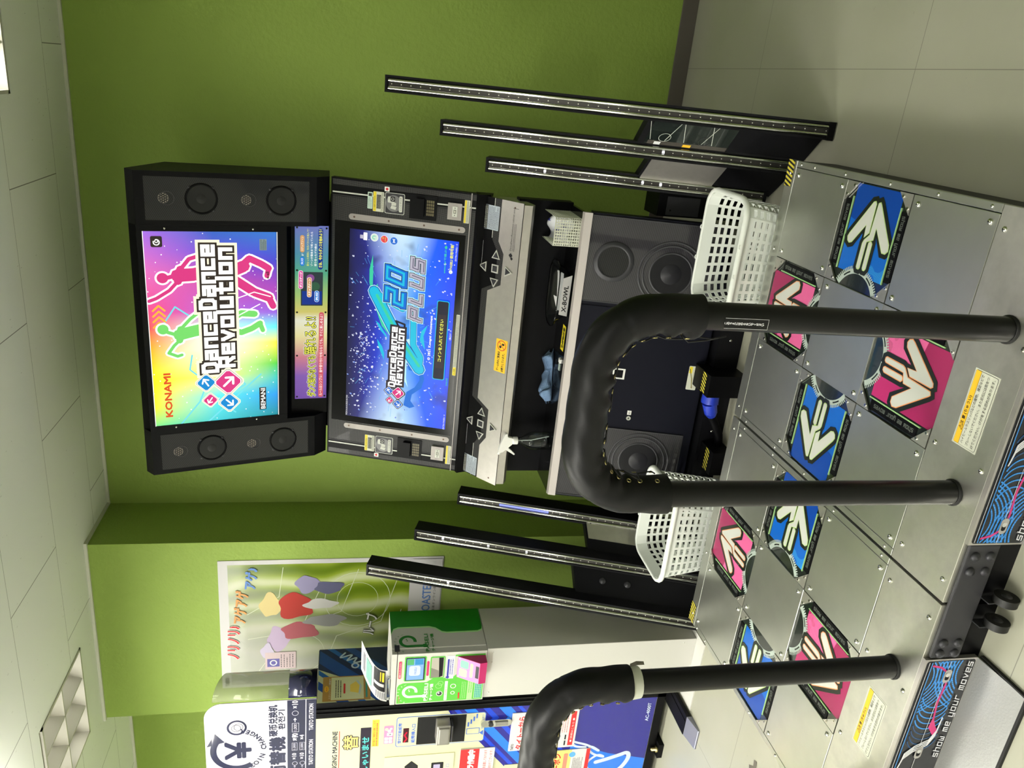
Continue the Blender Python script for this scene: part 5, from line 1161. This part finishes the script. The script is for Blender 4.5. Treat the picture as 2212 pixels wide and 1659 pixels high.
fp = mb.build('front_panel', t); fp['label'] = 'green and white printed front panel'
PKP = mat('tray_pink', (206, 120, 176), .35); PKD = mat('tray_magenta', (176, 24, 96), .4)
mb = MB(); a0, a1 = -1.262, -1.158
mb.prism([(a0, KY0-.001, .885), (a0, KY0-.050, .800), (a0, KY0-.046, .772), (a0, KY0-.001, .772)], [(a1, KY0-.001, .885), (a1, KY0-.050, .800), (a1, KY0-.046, .772), (a1, KY0-.001, .772)], PKD)
Nn = Vector((0, -.085, .049)).normalized(); g = G(mb, Vector((a0, KY0-.050, .800))+Nn*.0005, (1, 0, 0), (0, .049, .085)); g.rect(.001, .002, .103, .097, PKP).up()
g.rr(.012, .055, .05, .088, .006, LG).rr(.055, .05, .092, .085, .006, mat('mint', (110, 200, 150), .4)).rr(.02, .030, .09, .042, .006, LG).up().rect(.025, .004, .085, .018, INK).circ(.008, .09, .003, WHITE, 8).circ(.096, .09, .003, WHITE, 8)
mb.build('card_tray', t, )
# side graphics
g = G(MB(), (KX1+.0002, KY0, .766), (0, 1, 0), (0, 0, 1)); W = KY1-KY0
def side(o): return [(.118+o, FZ(KZ)-.0), (.150+o, FZ(1.14)), (.160+o, FZ(1.12)), (.160+o, FZ(.99)), (.150+o, FZ(.965)), (.125+o, FZ(.94)), (.120+o, FZ(.92)), (.120+o, FZ(.79)), (.130+o, FZ(.772)), (.15+o, FZ(.768))]
g.poly(side(-.008)+[(W-.001, FZ(.768)), (W-.001, FZ(KZ))], LG).up().poly(side(0)+[(W-.001, FZ(.768)), (W-.001, FZ(KZ))], DGREEN)
g.l = 2; paseli(g, .070, FZ(1.085), .12, DGREEN)
for k, ch in enumerate('遊べる電子マネー'): a = math.radians(150-17*k); g.text(ch, .062+.055*math.cos(a), FZ(1.078)+.055*math.sin(a), .008, DGREEN, align='c', rot=a-math.pi/2)
g.text('PASELI', .006, FZ(1.002), .014, DGREEN, w=.105, bold=.0008).rect(.006, FZ(.998), .111, FZ(.9988), DGREEN).text('チャージ機', .006, FZ(.978), .014, DGREEN, w=.105, bold=.0006)
g.rect(.012, FZ(1.120), .050, FZ(1.140), GREYB)
sg = g.mb.build('side_print', t); sg['label'] = 'green corner print with logo on the kiosk side'
t = thing('flyer', 'curling black and white leaflet in a clear clip on top of the charging kiosk', 'leaflet', (-1.3, 1.08, KZ))
def fl(u, v):
    b0 = Vector((-1.383+.150*u, 1.062+.01*u, KZ+.012)); t0 = Vector((-1.240+.115*u, 1.10+.03*u, KZ+.118)); p = b0.lerp(t0, v); sg2 = math.sin(v*math.pi*.5)
    return tuple(p+Vector((-.030*math.sin(v*math.pi), -.020*math.sin(v*math.pi), .0)))
mb = MB(); nu, nv = 14, 14; V = [fl(i/(nu-1), j2/(nv-1)) for j2 in range(nv) for i in range(nu)]
mb.add(V, [(j2*nu+i, j2*nu+i+1, (j2+1)*nu+i+1, (j2+1)*nu+i) for j2 in range(nv-1) for i in range(nu-1)], PAPER, True)
def onfl(u0, v0, u1, v1, m, lift=.001):
    n = 8; P = []
    for j2 in range(n+1):
        for u in (u0, u1): P.append(tuple(Vector(fl(u, v0+(v1-v0)*j2/n))+Vector((.0004, -lift, lift*.5))))
    mb.add(P, [(2*k, 2*k+1, 2*k+3, 2*k+2) for k in range(n)], m)
onfl(.30, .08, .97, .52, INK); onfl(.62, .12, .92, .2, YEL, .0016); onfl(.62, .24, .92, .28, AMBER, .0016); onfl(.45, .12, .55, .5, PAPER, .0016)
for k in range(5): onfl(.05, .08+.08*k, .26, .11+.08*k, mat('print_grey', (120, 120, 130), .6))
onfl(.15, .60, .85, .80, mat('print_teal', (110, 160, 150), .6)); onfl(.2, .85, .8, .92, mat('print_grey', (120, 120, 130), .6))
mb.build('sheet', t)
mb = MB(); mb.box(-1.365, -1.26, 1.05, 1.075, KZ, KZ+.020, CLEAR); mb.build('clear_clip', t, bevel=.002)

# ================================================================== COIN CHANGER
QX0, QX1, QY0, QY1, QZ = -2.30, -1.470, 1.165, 1.495, 1.446
t = thing('coin_changer', 'tall cream and blue coin changing machine with a black frame', 'coin changer', ((QX0+QX1)/2, 1.33, FLOOR))
mb = MB(); mb.box(QX0, QX1, QY0+.02, QY1, -.13, QZ, SATIN); mb.build('body', t, bevel=.003)
mb = MB()
for q in ((QX1-.083, QX1, -.13, QZ), (QX0, QX0+.083, -.13, QZ)): mb.box(q[0], q[1], QY0, QY0+.02, q[2], q[3], SATIN)
mb.box(QX0, QX1, QY0, QY0+.02, -.13, -.092, SATIN); mb.box(QX1-.035, QX1-.030, QY0-.006, QY0, -.13, QZ, PIANO); mb.box(QX1-.060, QX1-.052, QY0-.004, QY0, -.13, QZ, PIANO); mb.build('front_frame', t)
mb = MB(); mb.box(QX0+.083, QX1-.083, QY0+.004, QY0+.02, -.092, QZ, CREAM); g = G(mb, (0, QY0+.004, 0), (1, 0, 0), (0, 0, 1))
B1 = mat('stripe_navy', (24, 22, 130), .15, coat=.6); B2 = mat('stripe_blue', (14, 60, 200), .15, coat=.6); B3m = mat('stripe_light', (20, 110, 226), .15, coat=.6)
XR = QX1-.084; XL = QX0+.084
g.poly([(XR, .885), (-1.60, .86), (-1.75, .73), (-1.93, .585), (XL, .44), (XL, -.091), (XR, -.091)], B1).up()
for k, (a, w, m) in enumerate(((.86, .022, B2), (.815, .05, B3m), (.73, .03, B2), (.66, .055, B3m), (.575, .02, B2))):
    P = clip([(XR, a), (XR, a-w), (XR-.62, a-w-.50), (XR-.62, a-.50)], XL, .2, XR, .9)
    if P: g.poly(P, m)
P = clip([(XL, .06), (XL, .36), (-1.80, .29), (-1.88, .10), (-1.93, -.09), (XL, -.09)], XL, -.09, XR, .5); g.poly(P, B3m).up()
P = clip([(XL, .20), (-1.84, .27), (-1.86, .25), (XL, .14)], XL, -.09, XR, .5); g.poly(P, B1)
SCRIPTW = mat('script_white', (196, 208, 232), .3)
def curve(pts, w, n=60):
    P = resample(cat(pts), n); g.path([(p.x, p.y) for p in P], w, SCRIPTW)
def cat(pts):
    out = []
    for i in range(len(pts)-1):
        p0, p1, p2, p3 = [Vector((*pts[max(0, min(len(pts)-1, j2))], 0)) for j2 in (i-1, i, i+1, i+2)]
        for k in range(8):
            q = k/8; out.append(.5*((2*p1)+(-p0+p2)*q+(2*p0-5*p1+4*p2-p3)*q*q+(-p0+3*p1-3*p2+p3)*q**3))
    out.append(Vector((*pts[-1], 0))); return out
g.up(); curve([(-1.93, .155), (-1.915, .10), (-1.895, .04), (-1.885, .01), (-1.90, -.005), (-1.935, .0), (-1.985, .03), (-2.03, .09), (-2.03, .16)], .022)
curve([(-1.985, .175), (-1.95, .20), (-1.915, .19), (-1.885, .15), (-1.90, .12), (-1.88, .17), (-1.85, .20), (-1.83, .19), (-1.86, .15), (-1.82, .21), (-1.80, .26), (-1.79, .29), (-1.82, .27), (-1.83, .22)], .012)
g.up().text('AC-4000T', -1.695, -.068, .016, SCRIPTW, w=.108, bold=.0006)
g.l = 2; g.text('COIN CHANGING MACHINE', -1.632, 1.356, .020, NAVY, w=.36, align='r', bold=.0006).rect(-2.0, 1.346, -1.632, 1.349, RED)
for s, x in (('両', -1.96), ('替', -1.70)):
    for bd, mm in ((.0052, NAVY), (.0012, mat('kanji_amber', (240, 200, 110), .4))): g.text(s, x, 1.268, .062, mm, w=.078, align='c', bold=bd); g.up()
    g.l = 2
g.rect(-2.15, 1.213, -1.622, 1.258, mat('led_board', (40, 34, 48), .25)).up().text('いらっしゃいませ', -1.675, 1.220, .030, Em('led_cyan', (110, 240, 226), .9), w=.33, align='r', bold=.0012); g.l = 2
g.rect(-1.732, 1.180, -1.582, 1.209, mat('notice_orange', (240, 196, 60), .5)).up().text('釣り銭のご確認をお願いします', -1.728, 1.195, .010, RED, maxw=.14).lines(-1.728, 1.183, -1.60, 1.193, 1, mat('notice_red', (190, 90, 60), .5), .6); g.l = 2
g.rr(-1.723, 1.117, -1.620, 1.158, .005, mat('pink_sticker', (226, 130, 170), .5)).up()
for i in range(2):
    for j2 in range(2): g.rr(-1.719+.018*i, 1.121+.018*j2, -1.703+.018*i, 1.137+.018*j2, .003, PAPER)
g.rr(-1.678, 1.120, -1.660, 1.145, .003, PAPER).circ(-1.650, 1.135, .008, PAPER).circ(-1.638, 1.128, .006, PAPER).circ(-1.64, 1.147, .008, mat('peach', (240, 190, 170), .5)).up().text('¥', -1.674, 1.126, .012, GREYB); g.l = 2
BLU = mat('print_blue', (60, 100, 190), .4)
g.rr(-1.745, .712, -1.577, 1.106, .012, BLU).up().rr(-1.742, .715, -1.580, 1.103, .010, CREAM).up().text('受付可能紙幣', -1.725, 1.082, .015, BLU, w=.115, bold=.0004).text('紙幣挿入口', -1.725, 1.022, .017, BLU, w=.105, bold=.0005)
g.rect(-1.722, 1.050, -1.640, 1.075, mat('led_dark', (60, 20, 30), .3)).up().path([(-1.718, 1.068), (-1.70, 1.058), (-1.68, 1.068), (-1.665, 1.06)], .006, Em('led_red', (255, 30, 60), 1.2)).up(-1)
g.rect(-1.739, .800, -1.583, 1.015, HOLE).rr(-1.70, .735, -1.665, .795, .003, BLU).up().rr(-1.697, .738, -1.668, .792, .003, CREAM).up(-1)
for k in range(4): g.rect(-1.655+.015*k, .785-.012*k, -1.63+.015*k, .792-.012*k, BLU)
g.poly([(-1.71, .718), (-1.695, .735), (-1.68, .718)], BLU).text('紙幣の取り忘れにご注意下さい', -1.672, .720, .009, BLU, maxw=.085)
fp = mb.build('front_panel', t); fp['label'] = 'cream front panel with blue diagonal stripes'
mb = MB(); mb.box(-1.700, -1.592, QY0-.050, QY0+.006, .875, .935, mat('bezel_grey', (150, 148, 142), .35, .5)); mb.box(-1.685, -1.600, QY0-.060, QY0-.045, .880, .928, mat('bezel_grey', (150, 148, 142), .35, .5)); mb.box(-1.69, -1.598, QY0-.046, QY0+.006, .862, .872, GREYB); mb.build('note_slot', t, bevel=.005)
mb = MB(); P = [(-1.635+.020*math.cos(a), .664+.05*(1 if math.sin(a) > 0 else -1)*1+.020*math.sin(a)) for a in [2*math.pi*(k+.5)/24 for k in range(24)]]
mb.prism([(x, QY0+.004, z) for x, z in P], [(x, QY0-.010, z) for x, z in P], CHROME); mb.box(-1.646, -1.624, QY0-.016, QY0-.009, .612, .672, mat('bezel_grey', (150, 148, 142), .35, .5)); mb.cyl((-1.635, QY0-.010, .690), (-1.635, QY0-.018, .690), .011, GREYB, 18); mb.build('lock_handle', t, bevel=.002)
mb = MB(); g = G(mb, (0, QY0+.003, 0), (1, 0, 0), (0, 0, 1)); mb.box(-2.12, -1.80, QY0+.001, QY0+.005, .84, 1.15, mat('cream_inset', (222, 220, 176), .45)); g.O = Vector((0, QY0+.0008, 0))
g.text('100円', -2.0, 1.10, .02, BLU).rect(-1.93, 1.02, -1.88, 1.09, GREYB).poly([(-1.86, 1.0), (-1.83, 1.03), (-1.86, 1.06), (-1.93, 1.05), (-1.93, 1.0)], INK).rr(-1.905, .885, -1.85, .94, .004, INK).up().rr(-1.89, .90, -1.862, .93, .003, Em('lit_button', (220, 210, 235), .9)).up(-1).text('返却口', -1.925, .858, .017, BLU, w=.06); mb.build('coin_section', t, bevel=.001)
mb = MB(); mb.box(-2.25, -1.90, QY0+.001, QY0+.006, .36, .60, CREAM); g = G(mb, (-2.25, QY0+.001, .36), (1, 0, 0), (0, 0, 1)); g.text('受取口', .21, .195, .022, BLU, w=.09, bold=.0005).rect(.05, .02, .34, .17, HOLE).up().rect(.10, .10, .33, .165, GREYB); mb.build('payout_tray', t)
# notices taped on the front
def notice(label, x0, x1, z0, z1, fn, name='notice'):
    mb = MB(); mb.box(x0, x1, QY0-.0015, QY0+.003, z0, z1, PAPER); g = G(mb, (x0, QY0-.0015, z0), (1, 0, 0), (0, 0, 1)); fn(g, x1-x0, z1-z0); return tag(mb.build(name), label, 'paper notice', 'paper notices on the coin changer')
def n1f(g, w, h):
    g.text('TAITO', .006, h-.022, .012, NAVY, w=.036, bold=.0004).text('タイトーから', .008, h-.062, .030, RED, w=w-.03, bold=.0012).text('公式アプリを', .012, h-.105, .026, RED, w=w-.03, bold=.001).text('ダウンロード', .012, h-.145, .022, RED, w=w-.05, bold=.001)
    g.rect(.01, .010, w-.01, .034, RED).up().text('■ 詳細はこちら ■', .03, .016, .010, WHITE, w=w-.08).up(-1)
    for k in range(2): g.rect(.012+.035*k, .045, .040+.035*k, .052, INK)
    g.lines(.09, .042, w-.012, .115, 7, mat('print_rose', (190, 120, 120), .5), .35)
notice('white app notice with red Japanese writing on the coin changer', -1.815, -1.593, .280, .592, n1f)
def n2f(g, w, h):
    g.rect(0, h*.45, w, h, RED).up().text('防犯カメラ作動中', .01, h*.58, .03, WHITE, w=w-.015, bold=.002).up(-1).text('当店では防犯カメラを設置しております', .01, h*.22, .014, RED, w=w-.02).text('犯罪行為を防ぐ場合がございます。', .01, h*.06, .014, RED, w=w-.02)
notice('red and white security camera notice on the coin changer', -2.03, -1.785, .655, .812, n2f)
def n3f(g, w, h):
    g.rect(0, h*.40, w, h, mat('notice_yellow', (240, 214, 120), .5)).up().text('スマホで', .02, h*.80, .022, RED, w=w-.05, bold=.001).text('クーポン', .02, h*.62, .03, RED, w=w-.04, bold=.0014).rr(.02, h*.47, w-.02, h*.56, .006, mat('print_rose2', (216, 130, 110), .5)).circ(w-.03, h*.38, .016, mat('sky_badge', (90, 160, 220), .5)).lines(.012, .03, w-.05, h*.36, 7, GREYB, .35).rect(0, 0, w, .018, RED)
notice('yellow coupon notice on the coin changer, lowest of the three', -2.01, -1.835, .195, .42, n3f)
# side: blue art and poster
g = G(MB(), (QX1+.0003, QY0, 0), (0, 1, 0), (0, 0, 1)); W = QY1-QY0
g.rect(.001, .2, W, QZ-.002, CREAM).up().poly([(.001, .2), (.001, 1.20), (.14, 1.33), (.20, QZ-.002), (W, QZ-.002), (W, .2)], mat('side_navy', (12, 24, 84), .3)).up()
for a, w, m in ((.03, .045, mat('side_blue', (12, 66, 150), .3)), (.12, .03, mat('side_light', (18, 92, 176), .3)), (.19, .05, mat('side_blue', (12, 66, 150), .3))):
    P = clip([(0, 1.12+a), (0, 1.12+a+w), (W, 1.46+a+w), (W, 1.46+a)], 0.0, .3, W, QZ-.004)
    if P: g.poly(P, m)
    P = clip([(0, .92+a), (0, .92+a+w), (W, 1.26+a+w), (W, 1.26+a)], 0.0, .3, W, QZ-.004)
    if P: g.poly(P, m)
g.up(); P = cat([(.30, 1.33), (.27, 1.35), (.285, 1.30), (.25, 1.32), (.265, 1.28), (.235, 1.29), (.24, 1.26)]); g.path([(p.x, p.y) for p in P], .008, SCRIPTW).ring(.215, 1.285, .010, .018, SCRIPTW)
g.mb.build('side_print', t)
g = G(MB(), (QX1+.0018, QY0+.006, 1.222), (0, 1, 0), (0, 0, 1)); TANP = mat('poster_tan', (170, 128, 66), .5)
g.rect(0, 0, .145, .20, TANP).up().rect(.006, .028, .139, .165, mat('poster_cream', (206, 206, 168), .5)).circ(.072, .184, .018, AMBER, 20, .009).up().text('無料', .058, .179, .009, RED, w=.028).text('スタンプラリー開催中', .012, .167, .008, PAPER, w=.12).rr(.04, .105, .10, .113, .004, RED).lines(.02, .12, .12, .150, 3, INK, .45).poly([(.04, .05), (.085, .045), (.11, .06), (.09, .085), (.05, .085)], mat('hand_yellow', (226, 196, 90), .5)).poly([(.03, .045), (.08, .035), (.115, .05), (.11, .06), (.085, .045), (.04, .05)], mat('card_pale', (180, 196, 200), .5)).rect(.012, .012, .12, .020, mat('teal_line', (60, 140, 130), .5))
g.mb.build('poster'); o = bpy.data.objects['poster']; tag(o, 'small tan and cream poster stuck to the side of the coin changer', 'poster')
# feet
mb = MB(); mb.box(-1.575, -1.500, .96, QY0+.12, FLOOR, -.132, SATIN); mb.prism([(-1.573, .96, FLOOR), (-1.573, .96, -.134), (-1.573, .875, FLOOR+.008), (-1.573, .875, FLOOR)], [(-1.474, .96, FLOOR), (-1.474, .96, -.134), (-1.474, .875, FLOOR+.008), (-1.474, .875, FLOOR)], mat('foot_tip', (140, 142, 156), .35, .7))
mb.box(-1.575, -1.474, .96, QY0+.02, -.150, -.1345, SATIN); mb.build('stabiliser_foot', t, bevel=.002)
for x, y in ((-1.495, QY0-.012), (-1.86, QY0-.012)):
    mb = MB(); mb.lathe((x, y, -.134), [(.017, 0), (.017, .007), (.010, .010), (.010, .028), (.0001, .030)], BRASS, 16); mb.lathe((x, y, FLOOR), [(.010, 0), (.010, .026)], BRASS, 12); mb.build('levelling_bolt', t)
mb = MB(); mb.box(-1.90, -1.82, QY0-.03, QY0+.15, FLOOR, -.135, SATIN); mb.box(-2.28, -2.20, QY0-.03, QY0+.15, FLOOR, -.135, SATIN); mb.box(-1.53, -1.48, QY1-.12, QY1-.04, FLOOR, -.13, SATIN); mb.box(-2.28, -2.20, QY1-.12, QY1-.04, FLOOR, -.13, SATIN); mb.build('foot', t)

# sign on top of the changer
t = thing('topper_sign', 'rounded white coin changer sign curving round on top of the machine', 'sign', (-1.9, 1.31, QZ))
SX0b, SX1b, SB, ST2 = -2.22, -1.568, QZ+.002, 1.918
GLS = mat('gloss_white_print', (204, 200, 208), .10, coat=1.0)
mb = MB(); P = [(SX0b, SB), (SX1b, SB), (SX1b, ST2-.09)]+[(SX1b-.08+.08*math.cos(math.radians(a)), ST2-.08+.08*math.sin(math.radians(a))) for a in range(8, 91, 8)]+[(SX0b+.08+.08*math.cos(math.radians(a)), ST2-.08+.08*math.sin(math.radians(a))) for a in range(90, 181, 9)]
mb.prism([(x, 1.303, z) for x, z in P], [(x, 1.299, z) for x, z in P], GLS); g = G(mb, (0, 1.299, 0), (1, 0, 0), (0, 0, 1)); NVG = mat('gloss_navy_print', (30, 32, 62), .12, coat=1.0)
CXS, CZS = -1.835, 1.785
g.ring(CXS, CZS, .088, .115, NVG, 52, 215, 40).poly([(CXS+.030, CZS+.128), (CXS+.052, CZS+.052), (CXS+.104, CZS+.092)], NVG)
g.ring(-1.705, 1.785, .033, .042, NVG).ring(-1.708, 1.788, .018, .020, NVG).ring(-1.702, 1.778, .018, .020, NVG)
g.text('¥', CXS, CZS-.055, .105, NVG, w=.095, align='c', bold=.0045)
for k, ch in enumerate('COIN CHANGER'): a = math.radians(-148+12.4*k); g.text(ch, CXS+.122*math.cos(a), CZS+.122*math.sin(a), .022, NVG, align='c', bold=.0013, rot=a+math.pi/2)
g.text('両替機', -1.775, 1.583, .066, NVG, w=.24, align='r', bold=.0035).text('硬币兑换机', -1.592, 1.615, .036, NVG, w=.175, align='r', bold=.0014).text('환전기', -1.620, 1.583, .028, NVG, w=.11, align='r', bold=.001)
g.rect(SX0b+.004, SB+.048, SX1b-.002, 1.573, NVG).rect(SX0b+.004, SB, SX1b-.002, SB+.044, NVG).up()
for x, s in ((-1.615, '×10'), (-1.80, '×10')): g.text(s, x, 1.528, .024, GLS, w=.042, bold=.001)
g.text('1,000', -1.745, 1.530, .016, GLS, w=.04).path([(-1.750, 1.524), (-1.700, 1.524), (-1.700, 1.552), (-1.750, 1.552), (-1.750, 1.524)], .0016, GLS).text('→', -1.692, 1.534, .012, GLS, w=.022, bold=.001).ring(-1.643, 1.539, .012, .014, GLS)
for zz, s2 in ((1.541, '×9'), (1.508, '×4')):
    g.text(s2, -1.795, zz-.006, .018, GLS, w=.026, bold=.0008).text('1,000', -1.853, zz-.005, .013, GLS, w=.036).path([(-1.857, zz-.010), (-1.813, zz-.010), (-1.813, zz+.012), (-1.857, zz+.012), (-1.857, zz-.010)], .0012, GLS).text('×10', -1.91, zz-.006, .018, GLS, w=.036, bold=.0008).ring(-1.935, zz, .010, .0115, GLS).text('→', -1.965, zz-.004, .010, GLS, w=.018)
g.text('TAITO STATION', -1.595, SB+.014, .018, GLS, w=.15, align='r', bold=.0008).text('TAITO STATION', -1.80, SB+.014, .018, GLS, w=.15, align='r', bold=.0008)
mb.build('sign_board', t)
SHEET = mat('smoky_sheet', (150, 160, 120), .12, alpha=.55)
mb = MB(); A = []; B = []
for k in range(15):
    a = math.radians(-90+150*k/14); x = -1.560+.070*math.cos(a); y = 1.372+.070*math.sin(a); z1 = ST2-.035-.05*(1-math.cos(math.radians(10*k)))*.5; A.append((x, y, SB)); B.append((x, y, z1-.012*(k/14)))
mb.loft([A, [(x, y, SB+.12) for x, y, z in A]], NVG, closed=False, caps=False, smooth=True); mb.loft([[(x, y, SB+.12) for x, y, z in A], B], SHEET, closed=False, caps=False, smooth=True)
solid(mb.build('side_sheet', t), .0015)

# ================================================================== WALL POSTER
PX0, PX1, PZ0, PZ1 = -1.985, -1.222, .852, 1.932
m, nt, b, tc = nodes('poster_print')
w = N(nt, 'ShaderNodeTexWave'); w.inputs['Scale'].default_value = 2.2; w.inputs['Distortion'].default_value = 5; nt.links.new(tc.outputs['Object'], w.inputs['Vector'])
n = N(nt, 'ShaderNodeTexNoise'); n.inputs['Scale'].default_value = 5; n.inputs['Detail'].default_value = 4; nt.links.new(tc.outputs['Object'], n.inputs['Vector'])
sx = N(nt, 'ShaderNodeSeparateXYZ'); nt.links.new(tc.outputs['Object'], sx.inputs[0])
gz = N(nt, 'ShaderNodeMapRange', i1=PZ0, i2=PZ1); nt.links.new(sx.outputs['Z'], gz.inputs[0])
gx = N(nt, 'ShaderNodeMapRange', i1=PX0, i2=PX1); nt.links.new(sx.outputs['X'], gx.inputs[0])
c1 = ramp(nt, w.outputs['Fac'], [(0, (96, 120, 20)), (.45, (140, 160, 50)), (.75, (176, 190, 110)), (1, (206, 214, 170))])
c2 = mixc(nt, n.outputs['Fac'], lin((160, 168, 140)), lin((196, 190, 196)))
f = N(nt, 'ShaderNodeMapRange', i1=.45, i2=1.35); nt.links.new(mth(nt, 'ADD', gz.outputs[0], mth(nt, 'SUBTRACT', .75, gx.outputs[0])), f.inputs[0])
nt.links.new(mixc(nt, f.outputs[0], c1, c2), b.inputs['Base Color']); b.inputs['Roughness'].default_value = .25
mb = MB(); mb.box(PX0, PX1, WC-.004, WC-.0005, PZ0, PZ1, PAPER); g = G(mb, (PX0, WC-.004, PZ0), (1, 0, 0), (0, 0, 1)); pw, ph = PX1-PX0, PZ1-PZ0
g.rect(.018, .165, pw-.024, ph-.044, m).up()
LN2 = mat('thin_line', (206, 212, 190), .4)
for pts in ([(.1, .9), (.35, .75), (.45, .5), (.7, .42)], [(.05, .6), (.3, .52), (.38, .3), (.66, .22)], [(.45, .95), (.55, .80), (.72, .78)], [(.3, .95), (.34, .7), (.6, .6)], [(.12, .4), (.2, .25), (.45, .2)]): g.path(pts, .003, LN2)
g.ring(.52, .42, .16, .163, LN2).ring(.52, .42, .10, .102, LN2).ring(.2, .7, .12, .122, LN2).up()
# generic soft colour shapes in place of the printed cartoon figures
for (x, y, rx2, ry2, c) in ((.30, .80, .075, .055, (190, 170, 200)), (.34, .70, .05, .09, (170, 90, 100)), (.40, .58, .035, .10, (150, 150, 150)), (.50, .84, .07, .05, (214, 196, 140)), (.49, .72, .075, .085, (176, 60, 56)), (.50, .60, .03, .08, (206, 204, 204)), (.62, .66, .05, .06, (150, 144, 180)), (.60, .56, .035, .07, (96, 96, 128)), (.22, .86, .05, .03, (200, 190, 214))):
    g.poly([(x+rx2*math.cos(a)*(1+.18*math.sin(3*a+x*40)), y+ry2*math.sin(a)*(1+.15*math.cos(4*a+y*30))) for a in [2*math.pi*k/30 for k in range(30)]], mat('poster_soft_%d' % (int(x*1000+y*100)), c, .3)); g.up()
g.rect(.11, .72, .215, .87, mat('memo_pink', (206, 186, 190), .3)).up().lines(.12, .73, .20, .80, 5, GREYB, .25).rect(.125, .80, .175, .86, mat('memo_violet', (96, 90, 160), .3)).up()
g.ring(.15, .83, .012, .018, WHITE)
g.text('ノリノリ♪', .185, ph-.085, .055, WHITE, w=.20, bold=.004, rot=-.04).up().text('ノリノリ♪', .185, ph-.085, .055, RED, w=.20, bold=.0022, rot=-.04)
g.up().text('アゲアゲ', .40, ph-.12, .06, mat('outline_orange', (206, 140, 70), .4), w=.19, bold=.0022, rot=-.10).text('アゲ♪', .60, ph-.17, .055, mat('outline_sky', (90, 130, 200), .4), w=.12, bold=.0022, rot=-.12)
g.text('ループ', .30, .335, .06, INK, w=.13, bold=.003, rot=-.15).up().text('ループ', .30, .335, .06, WHITE, w=.13, bold=.0012, rot=-.15)
g.text('TAITO', .016, ph-.034, .018, NAVY, w=.052, bold=.0006)
g.rect(.018, .006, pw-.010, .160, PAPER).up().text('COASTER', pw-.36, .055, .042, mat('outline_sky', (90, 130, 200), .4), w=.22, bold=.001).text('X', pw-.15, .040, .075, mat('poster_purple', (74, 34, 120), .4), w=.085, bold=.004).text('音楽オンライン配信中', pw-.33, .030, .014, GREYB, w=.2)
tag(mb.build('wall_poster'), 'large green and white illustrated poster on the green pillar', 'poster')
